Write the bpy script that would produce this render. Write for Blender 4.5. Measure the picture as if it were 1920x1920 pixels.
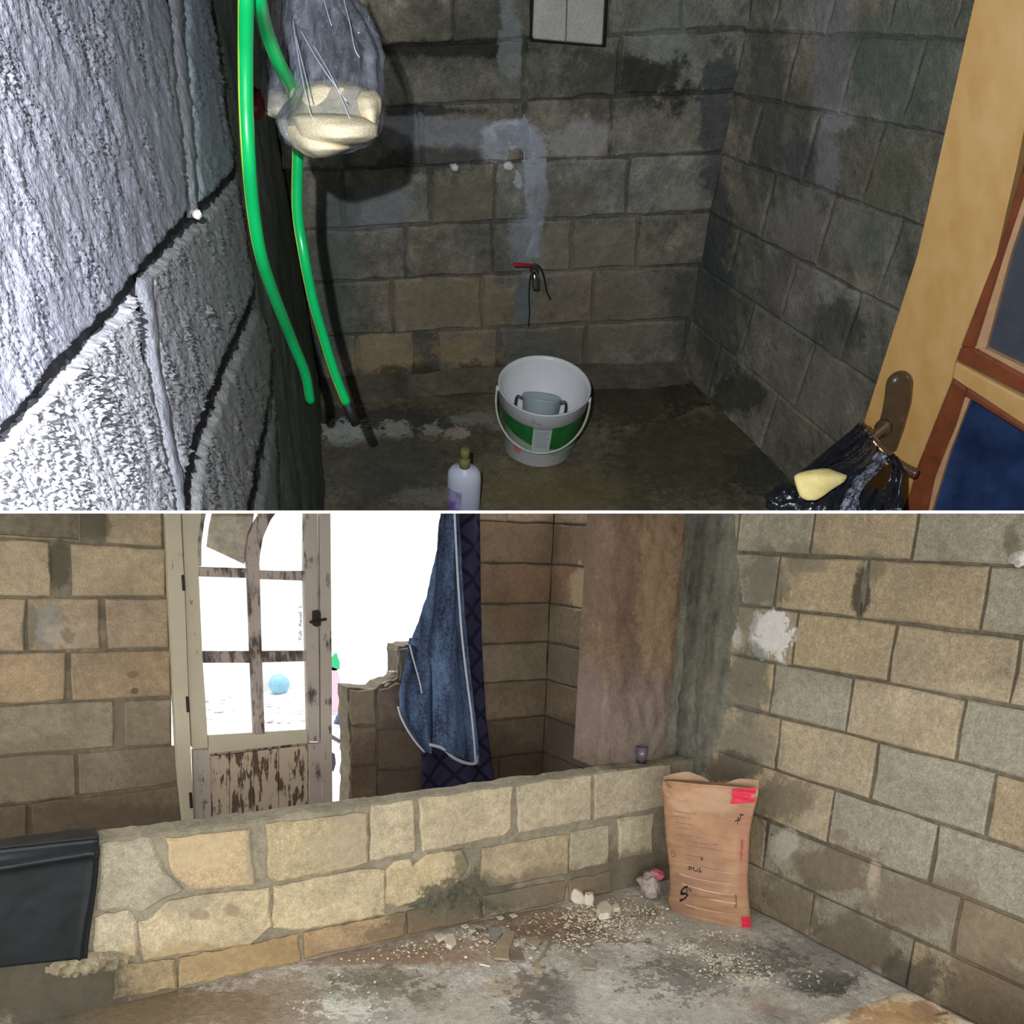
import bpy, bmesh, math, random
import numpy as np
from mathutils import Vector, Matrix, noise, geometry

for o in list(bpy.data.objects): bpy.data.objects.remove(o)
sc = bpy.context.scene
col = sc.collection
rnd = random.Random(7)

# ------------------------------------------------------------------ camera, sky, sun, exposure
F, CX, CY, H = 1572.0, 960.0, 1440.0, 1.48        # focal length in px of a 1920 frame, optical centre, eye height
def nrm(v):
    v = np.array(v, float); return v/np.linalg.norm(v)
def camv(x, y): return np.array([(x-CX)/F, 1.0, -(y-CY)/F])
UP = -nrm(camv(757, 7091)); AX = camv(-10, 968); AX = nrm(AX-UP*AX.dot(UP)); BX = np.cross(AX, UP)
R = np.array([BX, AX, UP])                        # optical frame (right, forward, up) -> room frame
EYE = np.array([0, 0, H])
def W(v): return R @ np.array(v, float) + EYE      # point in the optical frame -> world
def Wd(v): return R @ np.array(v, float)
def ray(x, y): return R @ camv(x, y)
cd = bpy.data.cameras.new('camera'); cam = bpy.data.objects.new('camera', cd); col.objects.link(cam)
cd.sensor_width = 36; cd.lens = 36*F/1920; cd.shift_y = 480/1920; cd.clip_start = 0.03
M = Matrix(((*R[0],), (*R[1],), (*R[2],)))
rt = M @ Vector((1, 0, 0)); fw = M @ Vector((0, 1, 0)); up = M @ Vector((0, 0, 1))
cam.matrix_world = Matrix(((rt.x, up.x, -fw.x, 0), (rt.y, up.y, -fw.y, 0), (rt.z, up.z, -fw.z, H), (0, 0, 0, 1)))
sc.camera = cam
sc.view_settings.view_transform = 'Standard'; sc.view_settings.look = 'None'
sc.view_settings.gamma = 1; sc.view_settings.use_curve_mapping = False
sc.view_settings.exposure = 0.0
wd = bpy.data.worlds.new('sky'); sc.world = wd; wd.use_nodes = True
bg = wd.node_tree.nodes['Background']; bg.inputs[0].default_value = (0.97, 0.98, 1.0, 1); bg.inputs[1].default_value = 2.5
def light(name, kind, loc, tgt, energy, **kw):
    ld = bpy.data.lights.new(name, kind); ld.energy = energy
    for k, v in kw.items(): setattr(ld, k, v)
    o = bpy.data.objects.new(name, ld); col.objects.link(o); o.location = Vector(loc)
    o.rotation_euler = (Vector(tgt)-Vector(loc)).to_track_quat('-Z', 'Y').to_euler(); return o
# sun on the yard behind the room, lamp of the phone in the washroom above
light('sun', 'SUN', (0, 8, 14), (0.6, 6.6, 0), 3.5, angle=0.05)
FL = W((-0.075, -0.045, 0.08))
light('phone_lamp', 'SPOT', FL, W((0.05, 2.2, 1.25)), 74, spot_size=math.radians(125), spot_blend=0.5,
      shadow_soft_size=0.006, color=(0.93, 0.96, 1.0))
# soft fill lamp added at the open side behind the photographer
light('open_side_fill', 'AREA', (-0.6, -1.6, 0.95), (1.7, 2.6, 0.5), 40, shape='RECTANGLE', size=2.6, size_y=1.0, color=(1.0, 0.98, 0.965))

# ------------------------------------------------------------------ helpers
def C(r, g, b, k=1.0):
    f = lambda c: (c/255/12.92 if c/255 <= .04045 else ((c/255+.055)/1.055)**2.4)*k
    return (f(r), f(g), f(b), 1)
def hit(x, y, pl):
    p0, n = pl; r = ray(x, y); return EYE + r*((p0-EYE).dot(n)/r.dot(n))
def axp(ax, val):
    p = np.zeros(3); p[ax] = val; n = np.zeros(3); n[ax] = -1.0 if ax < 2 else 1.0; return (p, n)
def off(pl, d): return (pl[0]+pl[1]*d, pl[1])      # plane moved by d along its facing normal
def proj(p):
    q = R.T @ (np.array(p)-EYE); return (CX+F*q[0]/q[1], CY-F*q[2]/q[1])
# the two rooms are parted by a wedge-shaped board whose faces run through the eye
def cutplane(y): return Wd(nrm(np.cross([1, 0, 0], camv(960, y))))   # normal pointing to the upper room
NU, NL = cutplane(957.8), cutplane(962.2)
def clip(bm, side):
    if side is None or side == 'l2': return
    n = NU if side == 'u' else NL
    ds = [(np.array(v.co)-EYE).dot(n) for v in bm.verts]
    if not ds: return
    if side == 'u' and min(ds) > 0: return
    if side == 'l' and max(ds) < 0: return
    geom = bm.verts[:]+bm.edges[:]+bm.faces[:]
    r = bmesh.ops.bisect_plane(bm, geom=geom, dist=1e-6, plane_co=EYE, plane_no=n, clear_inner=(side == 'u'), clear_outer=(side == 'l'))
    es = [e for e in r['geom_cut'] if isinstance(e, bmesh.types.BMEdge) and e.is_boundary]
    try:
        if es and len(bm.faces) < 4000: bmesh.ops.holes_fill(bm, edges=es, sides=0)
    except Exception: pass
def tag(o, label=None, cat=None, group=None, kind=None):
    if label: o['label'] = label
    if cat: o['category'] = cat
    if group: o['group'] = group
    if kind: o['kind'] = kind
    return o
def thing(name, loc, label, cat, group=None):
    o = bpy.data.objects.new(name, None); o.empty_display_size = .05; col.objects.link(o); o.location = Vector(loc)
    return tag(o, label, cat, group)
def obj(name, bm, mat, parent=None, side=None, color=None, smooth=False, origin=None, flipcheck=True):
    clip(bm, side)
    if not bm.verts: bm.free(); return None
    if flipcheck: bmesh.ops.recalc_face_normals(bm, faces=bm.faces)
    me = bpy.data.meshes.new(name)
    co = [v.co.copy() for v in bm.verts]
    if origin is None:
        c = sum(co, Vector())/len(co)
        if parent is None: c.z = min(v.z for v in co)
    else: c = Vector(origin)
    bmesh.ops.translate(bm, verts=bm.verts, vec=-c)
    bm.to_mesh(me); bm.free()
    me.materials.append(mat)
    if smooth:
        for p in me.polygons: p.use_smooth = True
    o = bpy.data.objects.new(name, me); col.objects.link(o)
    if parent:
        o.parent = parent; pw = Vector((0, 0, 0)); q = parent
        while q: pw += q.location; q = q.parent
        o.location = c-pw
    else: o.location = c
    if color: o.color = color
    return o
def struct(name, bm, mat, side=None, color=None, smooth=False, label=None):
    o = obj(name, bm, mat, None, side, color, smooth, origin=(0, 0, 0)); o['kind'] = 'structure'
    if label: o['label'] = label
    return o
def V3(p): return Vector((float(p[0]), float(p[1]), float(p[2])))
def extr(bm, pts, d):
    """prism from a planar outline pts (world) pushed by vector d"""
    a = [bm.verts.new(V3(p)) for p in pts]; b = [bm.verts.new(V3(np.array(p)+d)) for p in pts]
    n = len(a); bm.faces.new(a); bm.faces.new(b[::-1])
    for i in range(n): bm.faces.new((a[i], b[i], b[(i+1) % n], a[(i+1) % n]))
    return bm
def pixprism(poly, pl, thick, bm=None):
    """pixel outline put on plane pl, thickness going back (away from the viewer)"""
    bm = bm or bmesh.new()
    return extr(bm, [hit(x, y, pl) for x, y in poly], -pl[1]*thick)
def box(bm, lo, hi):
    lo, hi = np.array(lo, float), np.array(hi, float)
    pts = [(lo[0], lo[1], lo[2]), (hi[0], lo[1], lo[2]), (hi[0], hi[1], lo[2]), (lo[0], hi[1], lo[2])]
    return extr(bm, pts, np.array([0, 0, hi[2]-lo[2]]))
def bevel(bm, w, seg=1):
    bmesh.ops.bevel(bm, geom=bm.edges[:], offset=w, segments=seg, affect='EDGES', clamp_overlap=True); return bm
def inset_ring(P, d, n):
    """move a ring of points inwards by d in the plane with normal n"""
    m = len(P); c = sum(P)/m; out = []
    area = sum(np.cross(P[i]-c, P[(i+1) % m]-c) for i in range(m)).dot(n); s = 1 if area > 0 else -1
    for i in range(m):
        e = nrm(P[(i+1) % m]-P[i-1]+1e-9); out.append(P[i]+np.cross(n, e)*d*s)
    return out
def block(parent, poly, pl, color, mat, name='concrete_block', proud=.006, back=.012, jit=.0022, step=34, side='l', bev=.006, tilt=.0015, rng=rnd):
    pts = []
    m = len(poly)
    for i in range(m):
        a = np.array(poly[i], float); b = np.array(poly[(i+1) % m], float); k = max(1, int(np.linalg.norm(b-a)/step+.5))
        for j in range(k): pts.append(a+(b-a)*j/k)
    n = pl[1]; P = [hit(x, y, pl) for x, y in pts]
    t = nrm(np.cross(n, [.3, .2, .9])); t2 = np.cross(n, t)
    P = [p+t*rng.gauss(0, jit)+t2*rng.gauss(0, jit) for p in P]
    a, b = rng.uniform(-tilt, tilt), rng.uniform(-tilt, tilt)
    c0 = sum(P)/len(P); sz = max(np.linalg.norm(p-c0) for p in P)
    lift = lambda p: n*((p-c0).dot(t)/sz*a+(p-c0).dot(t2)/sz*b)
    back_r = [p-n*back for p in P]
    mid = [p+n*(proud-bev*.8)+lift(p) for p in P]
    fr = [p+n*(proud+rng.gauss(0, .0006))+lift(p) for p in inset_ring(P, bev, n)]
    bm = bmesh.new(); rings = [[bm.verts.new(V3(p)) for p in rr] for rr in (back_r, mid, fr)]
    k = len(P)
    for r0, r1 in zip(rings, rings[1:]):
        for i in range(k): bm.faces.new((r0[i], r0[(i+1) % k], r1[(i+1) % k], r1[i]))
    bm.faces.new(rings[-1])
    return obj(name, bm, mat, parent, side, color)
def inpoly(x, y, poly):
    c = False; n = len(poly); j = n-1
    for i in range(n):
        xi, yi = poly[i]; xj, yj = poly[j]
        if (yi > y) != (yj > y) and x < (xj-xi)*(y-yi)/(yj-yi)+xi: c = not c
        j = i
    return c
def edgedist(x, y, poly):
    d = 1e9; n = len(poly)
    for i in range(n):
        ax, ay = poly[i]; bx, by = poly[(i+1) % n]; dx, dy = bx-ax, by-ay
        t = max(0, min(1, ((x-ax)*dx+(y-ay)*dy)/(dx*dx+dy*dy+1e-9))); d = min(d, math.hypot(x-ax-t*dx, y-ay-t*dy))
    return d
def N3(p, s): return noise.noise(Vector((p[0]*s, p[1]*s, p[2]*s)))
def fbm(p, s, o=4): return noise.fractal(Vector((p[0]*s, p[1]*s, p[2]*s)), 1.0, 2.0, o)
def relief(poly, pl, step, hfun, bm=None, soft=6, drop=.004):
    """dense relief surface over a pixel outline: hfun(world, d) gives the height above the plane"""
    bm = bm or bmesh.new()
    xs = [p[0] for p in poly]; ys = [p[1] for p in poly]; g = {}
    nx = int((max(xs)-min(xs))/step)+2; ny = int((max(ys)-min(ys))/step)+2; x0, y0 = min(xs), min(ys)
    def vert(i, j):
        if (i, j) not in g:
            x, y = x0+i*step, y0+j*step; p = hit(x, y, pl); q = p
            w = 5*N3(p, 60); d = edgedist(x, y, poly)+w if inpoly(x, y, poly) else -edgedist(x, y, poly)+w
            g[(i, j)] = (d, p)
        return g[(i, j)]
    vs = {}
    def bv(i, j):
        if (i, j) not in vs:
            d, p = vert(i, j); e = max(0, min(1, d/soft)); e = e*e*(3-2*e)
            vs[(i, j)] = bm.verts.new(V3(p+pl[1]*(hfun(p)*e-drop*(1-e))))
        return vs[(i, j)]
    for i in range(nx):
        for j in range(ny):
            if any(vert(i+a, j+b)[0] > 0 for a in (0, 1) for b in (0, 1)):
                bm.faces.new((bv(i, j), bv(i+1, j), bv(i+1, j+1), bv(i, j+1)))
    return bm
def tube(bm, pts, r, seg=12, cap=True):
    """tube through world points, r a number or a list"""
    pts = [V3(p) for p in pts]; n = len(pts); rs = r if hasattr(r, '__len__') else [r]*n
    prev = None; rings = []
    for i in range(n):
        t = (pts[min(i+1, n-1)]-pts[max(i-1, 0)]).normalized()
        if prev is None: a = t.orthogonal().normalized()
        else: a = (prev-t*prev.dot(t)).normalized()
        prev = a; b = t.cross(a)
        rings.append([bm.verts.new(pts[i]+(a*math.cos(2*math.pi*k/seg)+b*math.sin(2*math.pi*k/seg))*rs[i]) for k in range(seg)])
    for r0, r1 in zip(rings, rings[1:]):
        for k in range(seg): bm.faces.new((r0[k], r0[(k+1) % seg], r1[(k+1) % seg], r1[k]))
    if cap: bm.faces.new(rings[0][::-1]); bm.faces.new(rings[-1])
    return bm
def spline(P, n):
    """Catmull-Rom through P"""
    P = [np.array(p, float) for p in P]; P = [2*P[0]-P[1]]+P+[2*P[-1]-P[-2]]; out = []
    for i in range(1, len(P)-2):
        for k in range(n):
            t = k/n; a, b, c, d = P[i-1], P[i], P[i+1], P[i+2]
            out.append(.5*((2*b)+(c-a)*t+(2*a-5*b+4*c-d)*t*t+(3*b-a-3*c+d)*t**3))
    out.append(P[-2]); return out
def lathe(bm, c, ax, prof, seg=40, e=None, cap0=True, cap1=True):
    """profile [(r, h)] turned about axis ax at point c"""
    ax = nrm(ax); e1 = nrm(np.cross(ax, [0.31, .9, .1])) if e is None else nrm(e-ax*np.dot(e, ax)); e2 = np.cross(ax, e1); rings = []
    for r, h in prof:
        rings.append([bm.verts.new(V3(c+ax*h+(e1*math.cos(2*math.pi*k/seg)+e2*math.sin(2*math.pi*k/seg))*r)) for k in range(seg)])
    for r0, r1 in zip(rings, rings[1:]):
        for k in range(seg): bm.faces.new((r0[k], r0[(k+1) % seg], r1[(k+1) % seg], r1[k]))
    if cap0: bm.faces.new(rings[0][::-1])
    if cap1: bm.faces.new(rings[-1])
    return bm
def interp(x, xs, ys): return float(np.interp(x, xs, ys))
def chunk(bm, c, s, rng, ax=None, n=2):
    """irregular stone chip"""
    t = bmesh.ops.create_icosphere(bm, subdivisions=1, radius=1)['verts']
    rot = Matrix.Rotation(rng.uniform(0, 6.3), 3, 'Z') if ax is None else Matrix.Rotation(rng.uniform(0, 6.3), 3, Vector(ax))
    for v in t:
        q = v.co*(1+rng.uniform(-.3, .2)); q = Vector((q.x*s[0], q.y*s[1], q.z*s[2])); q.z = max(q.z, -s[2]*.6)
        v.co = rot @ q+Vector(c)
    return bm

# ------------------------------------------------------------------ materials
def stain_group():
    g = bpy.data.node_groups.new('stain', 'ShaderNodeTree'); I = g.interface
    for nme, t in (('Color', 'Color'), ('C', 'Vector'), ('W1', 'Vector'), ('W2', 'Vector'), ('Tint', 'Color'), ('Strength', 'Float'), ('Edge', 'Float'), ('Soft', 'Float'), ('Noise', 'Color')):
        I.new_socket(nme, in_out='INPUT', socket_type='NodeSocket'+t)
    I.new_socket('Color', in_out='OUTPUT', socket_type='NodeSocketColor')
    N, L = g.nodes, g.links; gi = N.new('NodeGroupInput'); go = N.new('NodeGroupOutput'); geo = N.new('ShaderNodeNewGeometry')
    def mth(op, a, b=None, c=None):
        n = N.new('ShaderNodeMath'); n.operation = op
        for i, v in enumerate((a, b, c)):
            if v is None: continue
            if isinstance(v, (int, float)): n.inputs[i].default_value = v
            else: L.new(v, n.inputs[i])
        return n.outputs[0]
    sub = N.new('ShaderNodeVectorMath'); sub.operation = 'SUBTRACT'; L.new(geo.outputs['Position'], sub.inputs[0]); L.new(gi.outputs['C'], sub.inputs[1])
    dd = []
    for w in ('W1', 'W2'):
        d = N.new('ShaderNodeVectorMath'); d.operation = 'DOT_PRODUCT'; L.new(sub.outputs[0], d.inputs[0]); L.new(gi.outputs[w], d.inputs[1]); dd.append(d.outputs['Value'])
    r = mth('SQRT', mth('ADD', mth('MULTIPLY', dd[0], dd[0]), mth('MULTIPLY', dd[1], dd[1])))
    sp = N.new('ShaderNodeSeparateColor'); L.new(gi.outputs['Noise'], sp.inputs[0])
    r = mth('ADD', r, mth('MULTIPLY', mth('SUBTRACT', sp.outputs[0], .5), mth('MULTIPLY', gi.outputs['Edge'], 2.6)))
    m = N.new('ShaderNodeMapRange'); m.interpolation_type = 'SMOOTHSTEP'; L.new(r, m.inputs['Value']); L.new(mth('ADD', 1.0, gi.outputs['Soft']), m.inputs['From Min'])
    L.new(mth('SUBTRACT', 1.0, gi.outputs['Soft']), m.inputs['From Max']); m.inputs['To Min'].default_value = 0; L.new(gi.outputs['Strength'], m.inputs['To Max'])
    mx = N.new('ShaderNodeMix'); mx.data_type = 'RGBA'; L.new(m.outputs[0], mx.inputs[0]); L.new(gi.outputs['Color'], mx.inputs[6]); L.new(gi.outputs['Tint'], mx.inputs[7])
    L.new(mx.outputs[2], go.inputs[0]); return g
STAIN = stain_group()
class NT:
    def __init__(s, name):
        s.m = bpy.data.materials.new(name); s.m.use_nodes = True; s.N = s.m.node_tree.nodes; s.L = s.m.node_tree.links
        s.b = s.N['Principled BSDF']; s.b.inputs['Roughness'].default_value = .9; s.b.inputs['Specular IOR Level'].default_value = .25
        s.geo = s.N.new('ShaderNodeNewGeometry')
    def n(s, t, **k):
        x = s.N.new(t)
        for a, v in k.items(): setattr(x, a, v)
        return x
    def set(s, sock, v):
        if hasattr(v, 'is_linked') or isinstance(v, bpy.types.NodeSocket): s.L.new(v, sock)
        else: sock.default_value = v
    def noise(s, scale, detail=5, rough=.6, vec=None, sx=None, out=0):
        t = s.n('ShaderNodeTexNoise'); t.inputs['Scale'].default_value = scale; t.inputs['Detail'].default_value = detail; t.inputs['Roughness'].default_value = rough
        v = vec or s.geo.outputs['Position']
        if sx:
            mp = s.n('ShaderNodeMapping'); mp.inputs['Scale'].default_value = sx; s.L.new(v, mp.inputs[0]); v = mp.outputs[0]
        s.L.new(v, t.inputs['Vector']); return t.outputs[out]
    def rng(s, v, a, b, c, d, smooth=False):
        m = s.n('ShaderNodeMapRange'); s.L.new(v, m.inputs['Value'])
        for i, k in enumerate((a, b, c, d)): m.inputs[i+1].default_value = k
        return m.outputs[0]
    def mix(s, f, a, b, mode='MIX'):
        m = s.n('ShaderNodeMix', data_type='RGBA', blend_type=mode); s.set(m.inputs[0], f); s.set(m.inputs[6], a); s.set(m.inputs[7], b); return m.outputs[2]
    def math(s, op, a, b=0.0):
        m = s.n('ShaderNodeMath', operation=op); s.set(m.inputs[0], a); s.set(m.inputs[1], b); return m.outputs[0]
    def bump(s, h, dist, strength=1.0, prev=None):
        b = s.n('ShaderNodeBump'); b.inputs['Strength'].default_value = strength; b.inputs['Distance'].default_value = dist; s.L.new(h, b.inputs['Height'])
        if prev: s.L.new(prev, b.inputs['Normal'])
        return b.outputs[0]
    def gray(s, v, mode='MULTIPLY', c=None): return v
def st(pl, x, y, rx, ry, color, strength=.8, edge=.9, soft=.25, rot=0):
    """a stain or painted shade: ellipse measured in pixels about (x, y), laid on plane pl"""
    c = hit(x, y, pl); a = math.radians(rot); v1 = hit(x+rx*math.cos(a), y+rx*math.sin(a), pl)-c; v2 = hit(x-ry*math.sin(a), y+ry*math.cos(a), pl)-c
    G = np.array([[v1.dot(v1), v1.dot(v2)], [v1.dot(v2), v2.dot(v2)]]); Gi = np.linalg.inv(G)
    return (c, Gi[0, 0]*v1+Gi[0, 1]*v2, Gi[1, 0]*v1+Gi[1, 1]*v2, color, strength, edge, soft)
def concrete(name, base=None, s=1.0, vary=.35, tint=C(95, 95, 85), tamt=.45, bumpd=.004, stains=(), rough=.92, spec=.2, streak=0, speck=.3, ns=9.0, pits=.25):
    m = NT(name); 
    if base is None: base = m.n('ShaderNodeObjectInfo').outputs['Color']
    n1 = m.noise(6*s, 6, .72); n2 = m.noise(34*s, 4, .7); n3 = m.noise(2.3*s, 5, .72, sx=(1, 1, .7)); n4 = m.noise(160*s, 2, .6)
    col_ = m.mix(m.rng(n3, .42, .68, 0, tamt), base, tint)
    def mul(c, v):
        mm = m.n('ShaderNodeVectorMath', operation='SCALE'); m.L.new(c, mm.inputs[0]); m.L.new(v, mm.inputs['Scale']); return mm.outputs[0]
    k = m.math('MULTIPLY', m.rng(n1, .3, .7, 1-vary, 1+vary*.7), m.rng(n2, .3, .7, 1-vary*.5, 1+vary*.45))
    k = m.math('MULTIPLY', k, m.rng(n4, .3, .7, 1-speck*.5, 1+speck*.5))
    if streak: k = m.math('MULTIPLY', k, m.rng(m.noise(14*s, 5, .6, sx=(1, 1, .12)), .35, .65, 1-streak, 1+streak*.5))
    if pits:
        pn = m.noise(75*s, 4, .75); k = m.math('MULTIPLY', k, m.rng(pn, .30, .38, 1-pits, 1))
    c = mul(col_, k)
    if stains:
        nn = m.noise(ns*s, 5, .76, out=1)
        for (cc, w1, w2, t, stg, e, so) in stains:
            g = m.n('ShaderNodeGroup'); g.node_tree = STAIN; m.L.new(c, g.inputs['Color']); m.L.new(nn, g.inputs['Noise'])
            g.inputs['C'].default_value = tuple(cc); g.inputs['W1'].default_value = tuple(w1); g.inputs['W2'].default_value = tuple(w2)
            g.inputs['Tint'].default_value = t; g.inputs['Strength'].default_value = stg; g.inputs['Edge'].default_value = e; g.inputs['Soft'].default_value = so
            c = g.outputs[0]
        c = mul(c, m.rng(n2, .3, .7, .9, 1.1))
    m.L.new(c, m.b.inputs['Base Color']); m.b.inputs['Roughness'].default_value = rough; m.b.inputs['Specular IOR Level'].default_value = spec
    h = m.math('ADD', n1, m.math('MULTIPLY', n2, .6)); h = m.math('ADD', h, m.math('MULTIPLY', n4, .22))
    m.L.new(m.bump(h, bumpd), m.b.inputs['Normal']); return m.m
def plain(name, c, rough=.5, spec=.4, metal=0, bumpd=0, bs=60, vary=.12, trans=0, coat=0):
    m = NT(name); n = m.noise(bs, 5); m.L.new(m.mix(m.rng(n, .3, .7, 0, 1), tuple(x*(1-vary) for x in c[:3])+(1,), tuple(min(1, x*(1+vary)) for x in c[:3])+(1,)), m.b.inputs['Base Color'])
    m.b.inputs['Roughness'].default_value = rough; m.b.inputs['Specular IOR Level'].default_value = spec; m.b.inputs['Metallic'].default_value = metal
    m.b.inputs['Transmission Weight'].default_value = trans; m.b.inputs['Coat Weight'].default_value = coat
    if bumpd: m.L.new(m.bump(n, bumpd), m.b.inputs['Normal'])
    return m.m

# ------------------------------------------------------------------ board between the two rooms
white_board = plain('white_painted_board', C(235, 235, 235), .6, vary=.04)
def board():
    bm = bmesh.new(); rows = [.35, .6, 1.0, 2.0, 3.3]; xs = [-2.6, 3.4]
    up_, lo_ = camv(960, 958.0)[2], camv(960, 962.0)[2]
    ring = []
    for y in rows:
        ring.append([bm.verts.new(V3(W((x, y, y*k)))) for x in xs for k in (up_, lo_)])   # (x0u, x0l, x1u, x1l)
    for a, b in zip(ring, ring[1:]):
        bm.faces.new((a[0], a[2], b[2], b[0])); bm.faces.new((a[1], b[1], b[3], a[3])); bm.faces.new((a[0], b[0], b[1], a[1])); bm.faces.new((a[2], a[3], b[3], b[2]))
    bm.faces.new((ring[0][0], ring[0][1], ring[0][3], ring[0][2])); a = ring[-1]; bm.faces.new((a[0], a[2], a[3], a[1]))
    # unseen plates behind and beside the standpoint, added to stop light leaks
    s = camv(960, 960)[2]
    def plate(x0, x1, y0, y1):
        pts = [W((x, y, y*s-.0012)) for x, y in ((x0, y0), (x1, y0), (x1, y1), (x0, y1))]; extr(bm, pts, Wd((0, 0, .002)))
    plate(-2.6, 3.4, -1.2, -.03); plate(-2.6, -.23, -.03, .35); plate(.23, 3.4, -.03, .35)
    return bm
struct('ceiling', board(), white_board, label='thin white painted board edge between the two rooms')

# ------------------------------------------------------------------ lower room: planes
XR, YL, YB, ZT = 2.566, 2.653, 3.90, .548
RW, LW, BW, FP = axp(0, XR), axp(1, YL), axp(1, YB), axp(2, 0)
P = lambda X, Y, Z: proj((X, Y, Z))
# stains and painted shade of the surfaces (colour, strength)
GR, DK, CRM, BRN = C(112, 110, 98), C(78, 74, 64), C(200, 188, 160), C(140, 118, 92)
mortar_dark = concrete('mortar_dark', C(104, 96, 80), 1, .35, C(70, 66, 56), bumpd=.006)
mortar = concrete('mortar', C(138, 128, 108), 1, .3, C(100, 96, 84), bumpd=.006)
S_RW = [
    st(RW, 1640, 1060, 22, 30, C(105, 100, 86), .6), st(RW, 1617, 1115, 16, 40, C(58, 55, 45), .85), st(RW, 1510, 1045, 45, 30, C(120, 114, 98), .7),
    st(RW, 1435, 1090, 45, 60, C(112, 108, 92), .75), st(RW, 1450, 1185, 36, 45, C(215, 214, 208), .95, 1.3, .12), st(RW, 1385, 1190, 10, 26, C(200, 198, 190), .7, 1.5),
    st(RW, 1400, 1160, 22, 30, C(120, 118, 102), .6), st(RW, 1400, 1280, 50, 60, C(105, 104, 94), .7, 1.2), st(RW, 1395, 1400, 60, 50, C(120, 114, 100), .6),
    st(RW, 1365, 1440, 60, 30, C(92, 86, 74), .8), st(RW, 1460, 1500, 60, 40, C(110, 100, 84), .7, 1.2), st(RW, 1530, 1540, 26, 18, C(176, 164, 142), .6, 1.4),
    st(RW, 1470, 1585, 26, 30, C(178, 172, 156), .8, 1.0), st(RW, 1460, 1640, 50, 30, C(158, 150, 132), .6, 1.3), st(RW, 1560, 1630, 90, 40, C(112, 98, 80), .75, 1.2), st(RW, 1640, 1650, 12, 36, C(180, 166, 144), .75, .8),
    st(RW, 1490, 1700, 60, 60, C(104, 96, 80), .7, 1.2), st(RW, 1720, 1690, 120, 50, C(118, 104, 86), .6, 1.1), st(RW, 1600, 1770, 90, 60, C(104, 92, 76), .75, 1.1),
    st(RW, 1710, 1830, 60, 40, C(78, 72, 64), .7, 1.2), st(RW, 1860, 1880, 120, 90, C(98, 84, 68), .7, 1.1), st(RW, 1850, 1760, 90, 50, C(130, 114, 92), .6),
    st(RW, 1575, 1565, 16, 14, C(128, 114, 96), .7), st(RW, 1908, 1045, 14, 14, C(225, 222, 214), .9, 1.2, .15), st(RW, 1900, 1020, 18, 30, C(96, 92, 80), .7)]
m_right = concrete('right_wall_concrete', None, 1, .2, C(146, 141, 126), .38, .006, speck=.45, stains=S_RW)
m_low = concrete('low_wall_concrete', None, 1, .24, C(172, 162, 138), .4, .005, speck=.4, stains=[
    st(LW, 375, 1590, 75, 40, C(192, 172, 136), .7, 1.2), st(LW, 330, 1680, 60, 28, C(150, 142, 122), .5), st(LW, 640, 1585, 50, 55, C(172, 160, 134), .6, 1.2), st(LW, 480, 1600, 22, 60, C(150, 142, 124), .6),
    st(LW, 375, 1714, 16, 8, C(150, 136, 110), .8), st(LW, 432, 1705, 16, 12, C(150, 136, 108), .8), st(LW, 870, 1620, 26, 45, C(110, 104, 86), .75, 1.5), st(LW, 880, 1680, 70, 30, C(84, 82, 68), .85, 1.4),
    st(LW, 800, 1710, 90, 24, C(104, 98, 80), .75, 1.4), st(LW, 960, 1665, 90, 26, C(126, 118, 98), .7, 1.4), st(LW, 1060, 1650, 90, 30, C(134, 118, 98), .7), st(LW, 1180, 1640, 60, 40, C(118, 108, 90), .7, 1.2),
    st(LW, 420, 1790, 140, 26, C(168, 144, 106), .6, 1.3), st(LW, 560, 1785, 60, 24, C(150, 128, 96), .6, 1.3), st(LW, 800, 1750, 110, 26, C(122, 106, 82), .7, 1.2), st(LW, 110, 1850, 130, 60, C(88, 82, 68), .9, .9), st(LW, 645, 1520, 60, 20, C(160, 148, 128), .6)])
S_BW = [
    st(BW, 112, 1060, 22, 44, C(92, 88, 72), .9, .5, .12), st(BW, 178, 985, 24, 34, C(98, 92, 78), .85, 1.0), st(BW, 90, 1175, 26, 46, C(138, 138, 130), .85, 1.0), st(BW, 55, 1175, 14, 44, C(110, 106, 92), .7, 1.0),
    st(BW, 128, 1190, 10, 18, C(60, 54, 44), .9, 2.4, .2), st(BW, 175, 1205, 26, 40, C(130, 114, 92), .6, 1.2), st(BW, 140, 1190, 50, 34, C(190, 174, 148), .4, 1.2), st(BW, 248, 1265, 12, 8, C(110, 94, 74), .7), st(BW, 252, 1295, 7, 6, C(96, 82, 66), .8),
    st(BW, 230, 1360, 18, 50, C(128, 114, 94), .7, 1.2), st(BW, 60, 1440, 120, 60, C(124, 112, 92), .5, 1), st(BW, 300, 1400, 60, 90, C(116, 102, 84), .5, 1), st(BW, 190, 1540, 240, 40, C(92, 80, 66), .6, .8),  # widest ellipse paints the low wall's shade along the foot
    st(BW, 930, 1110, 20, 60, C(120, 102, 80), .5, 1.3), st(BW, 960, 1160, 50, 50, C(126, 100, 78), .5), st(BW, 960, 1440, 70, 50, C(92, 76, 62), .7, 1), st(BW, 730, 1420, 90, 90, C(90, 76, 64), .5), st(BW, 670, 1330, 40, 60, C(128, 112, 96), .5)]
m_back = concrete('back_wall_concrete', None, 1, .2, C(134, 124, 106), .45, .005, speck=.4, stains=S_BW)
NS = axp(0, XR)
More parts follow.
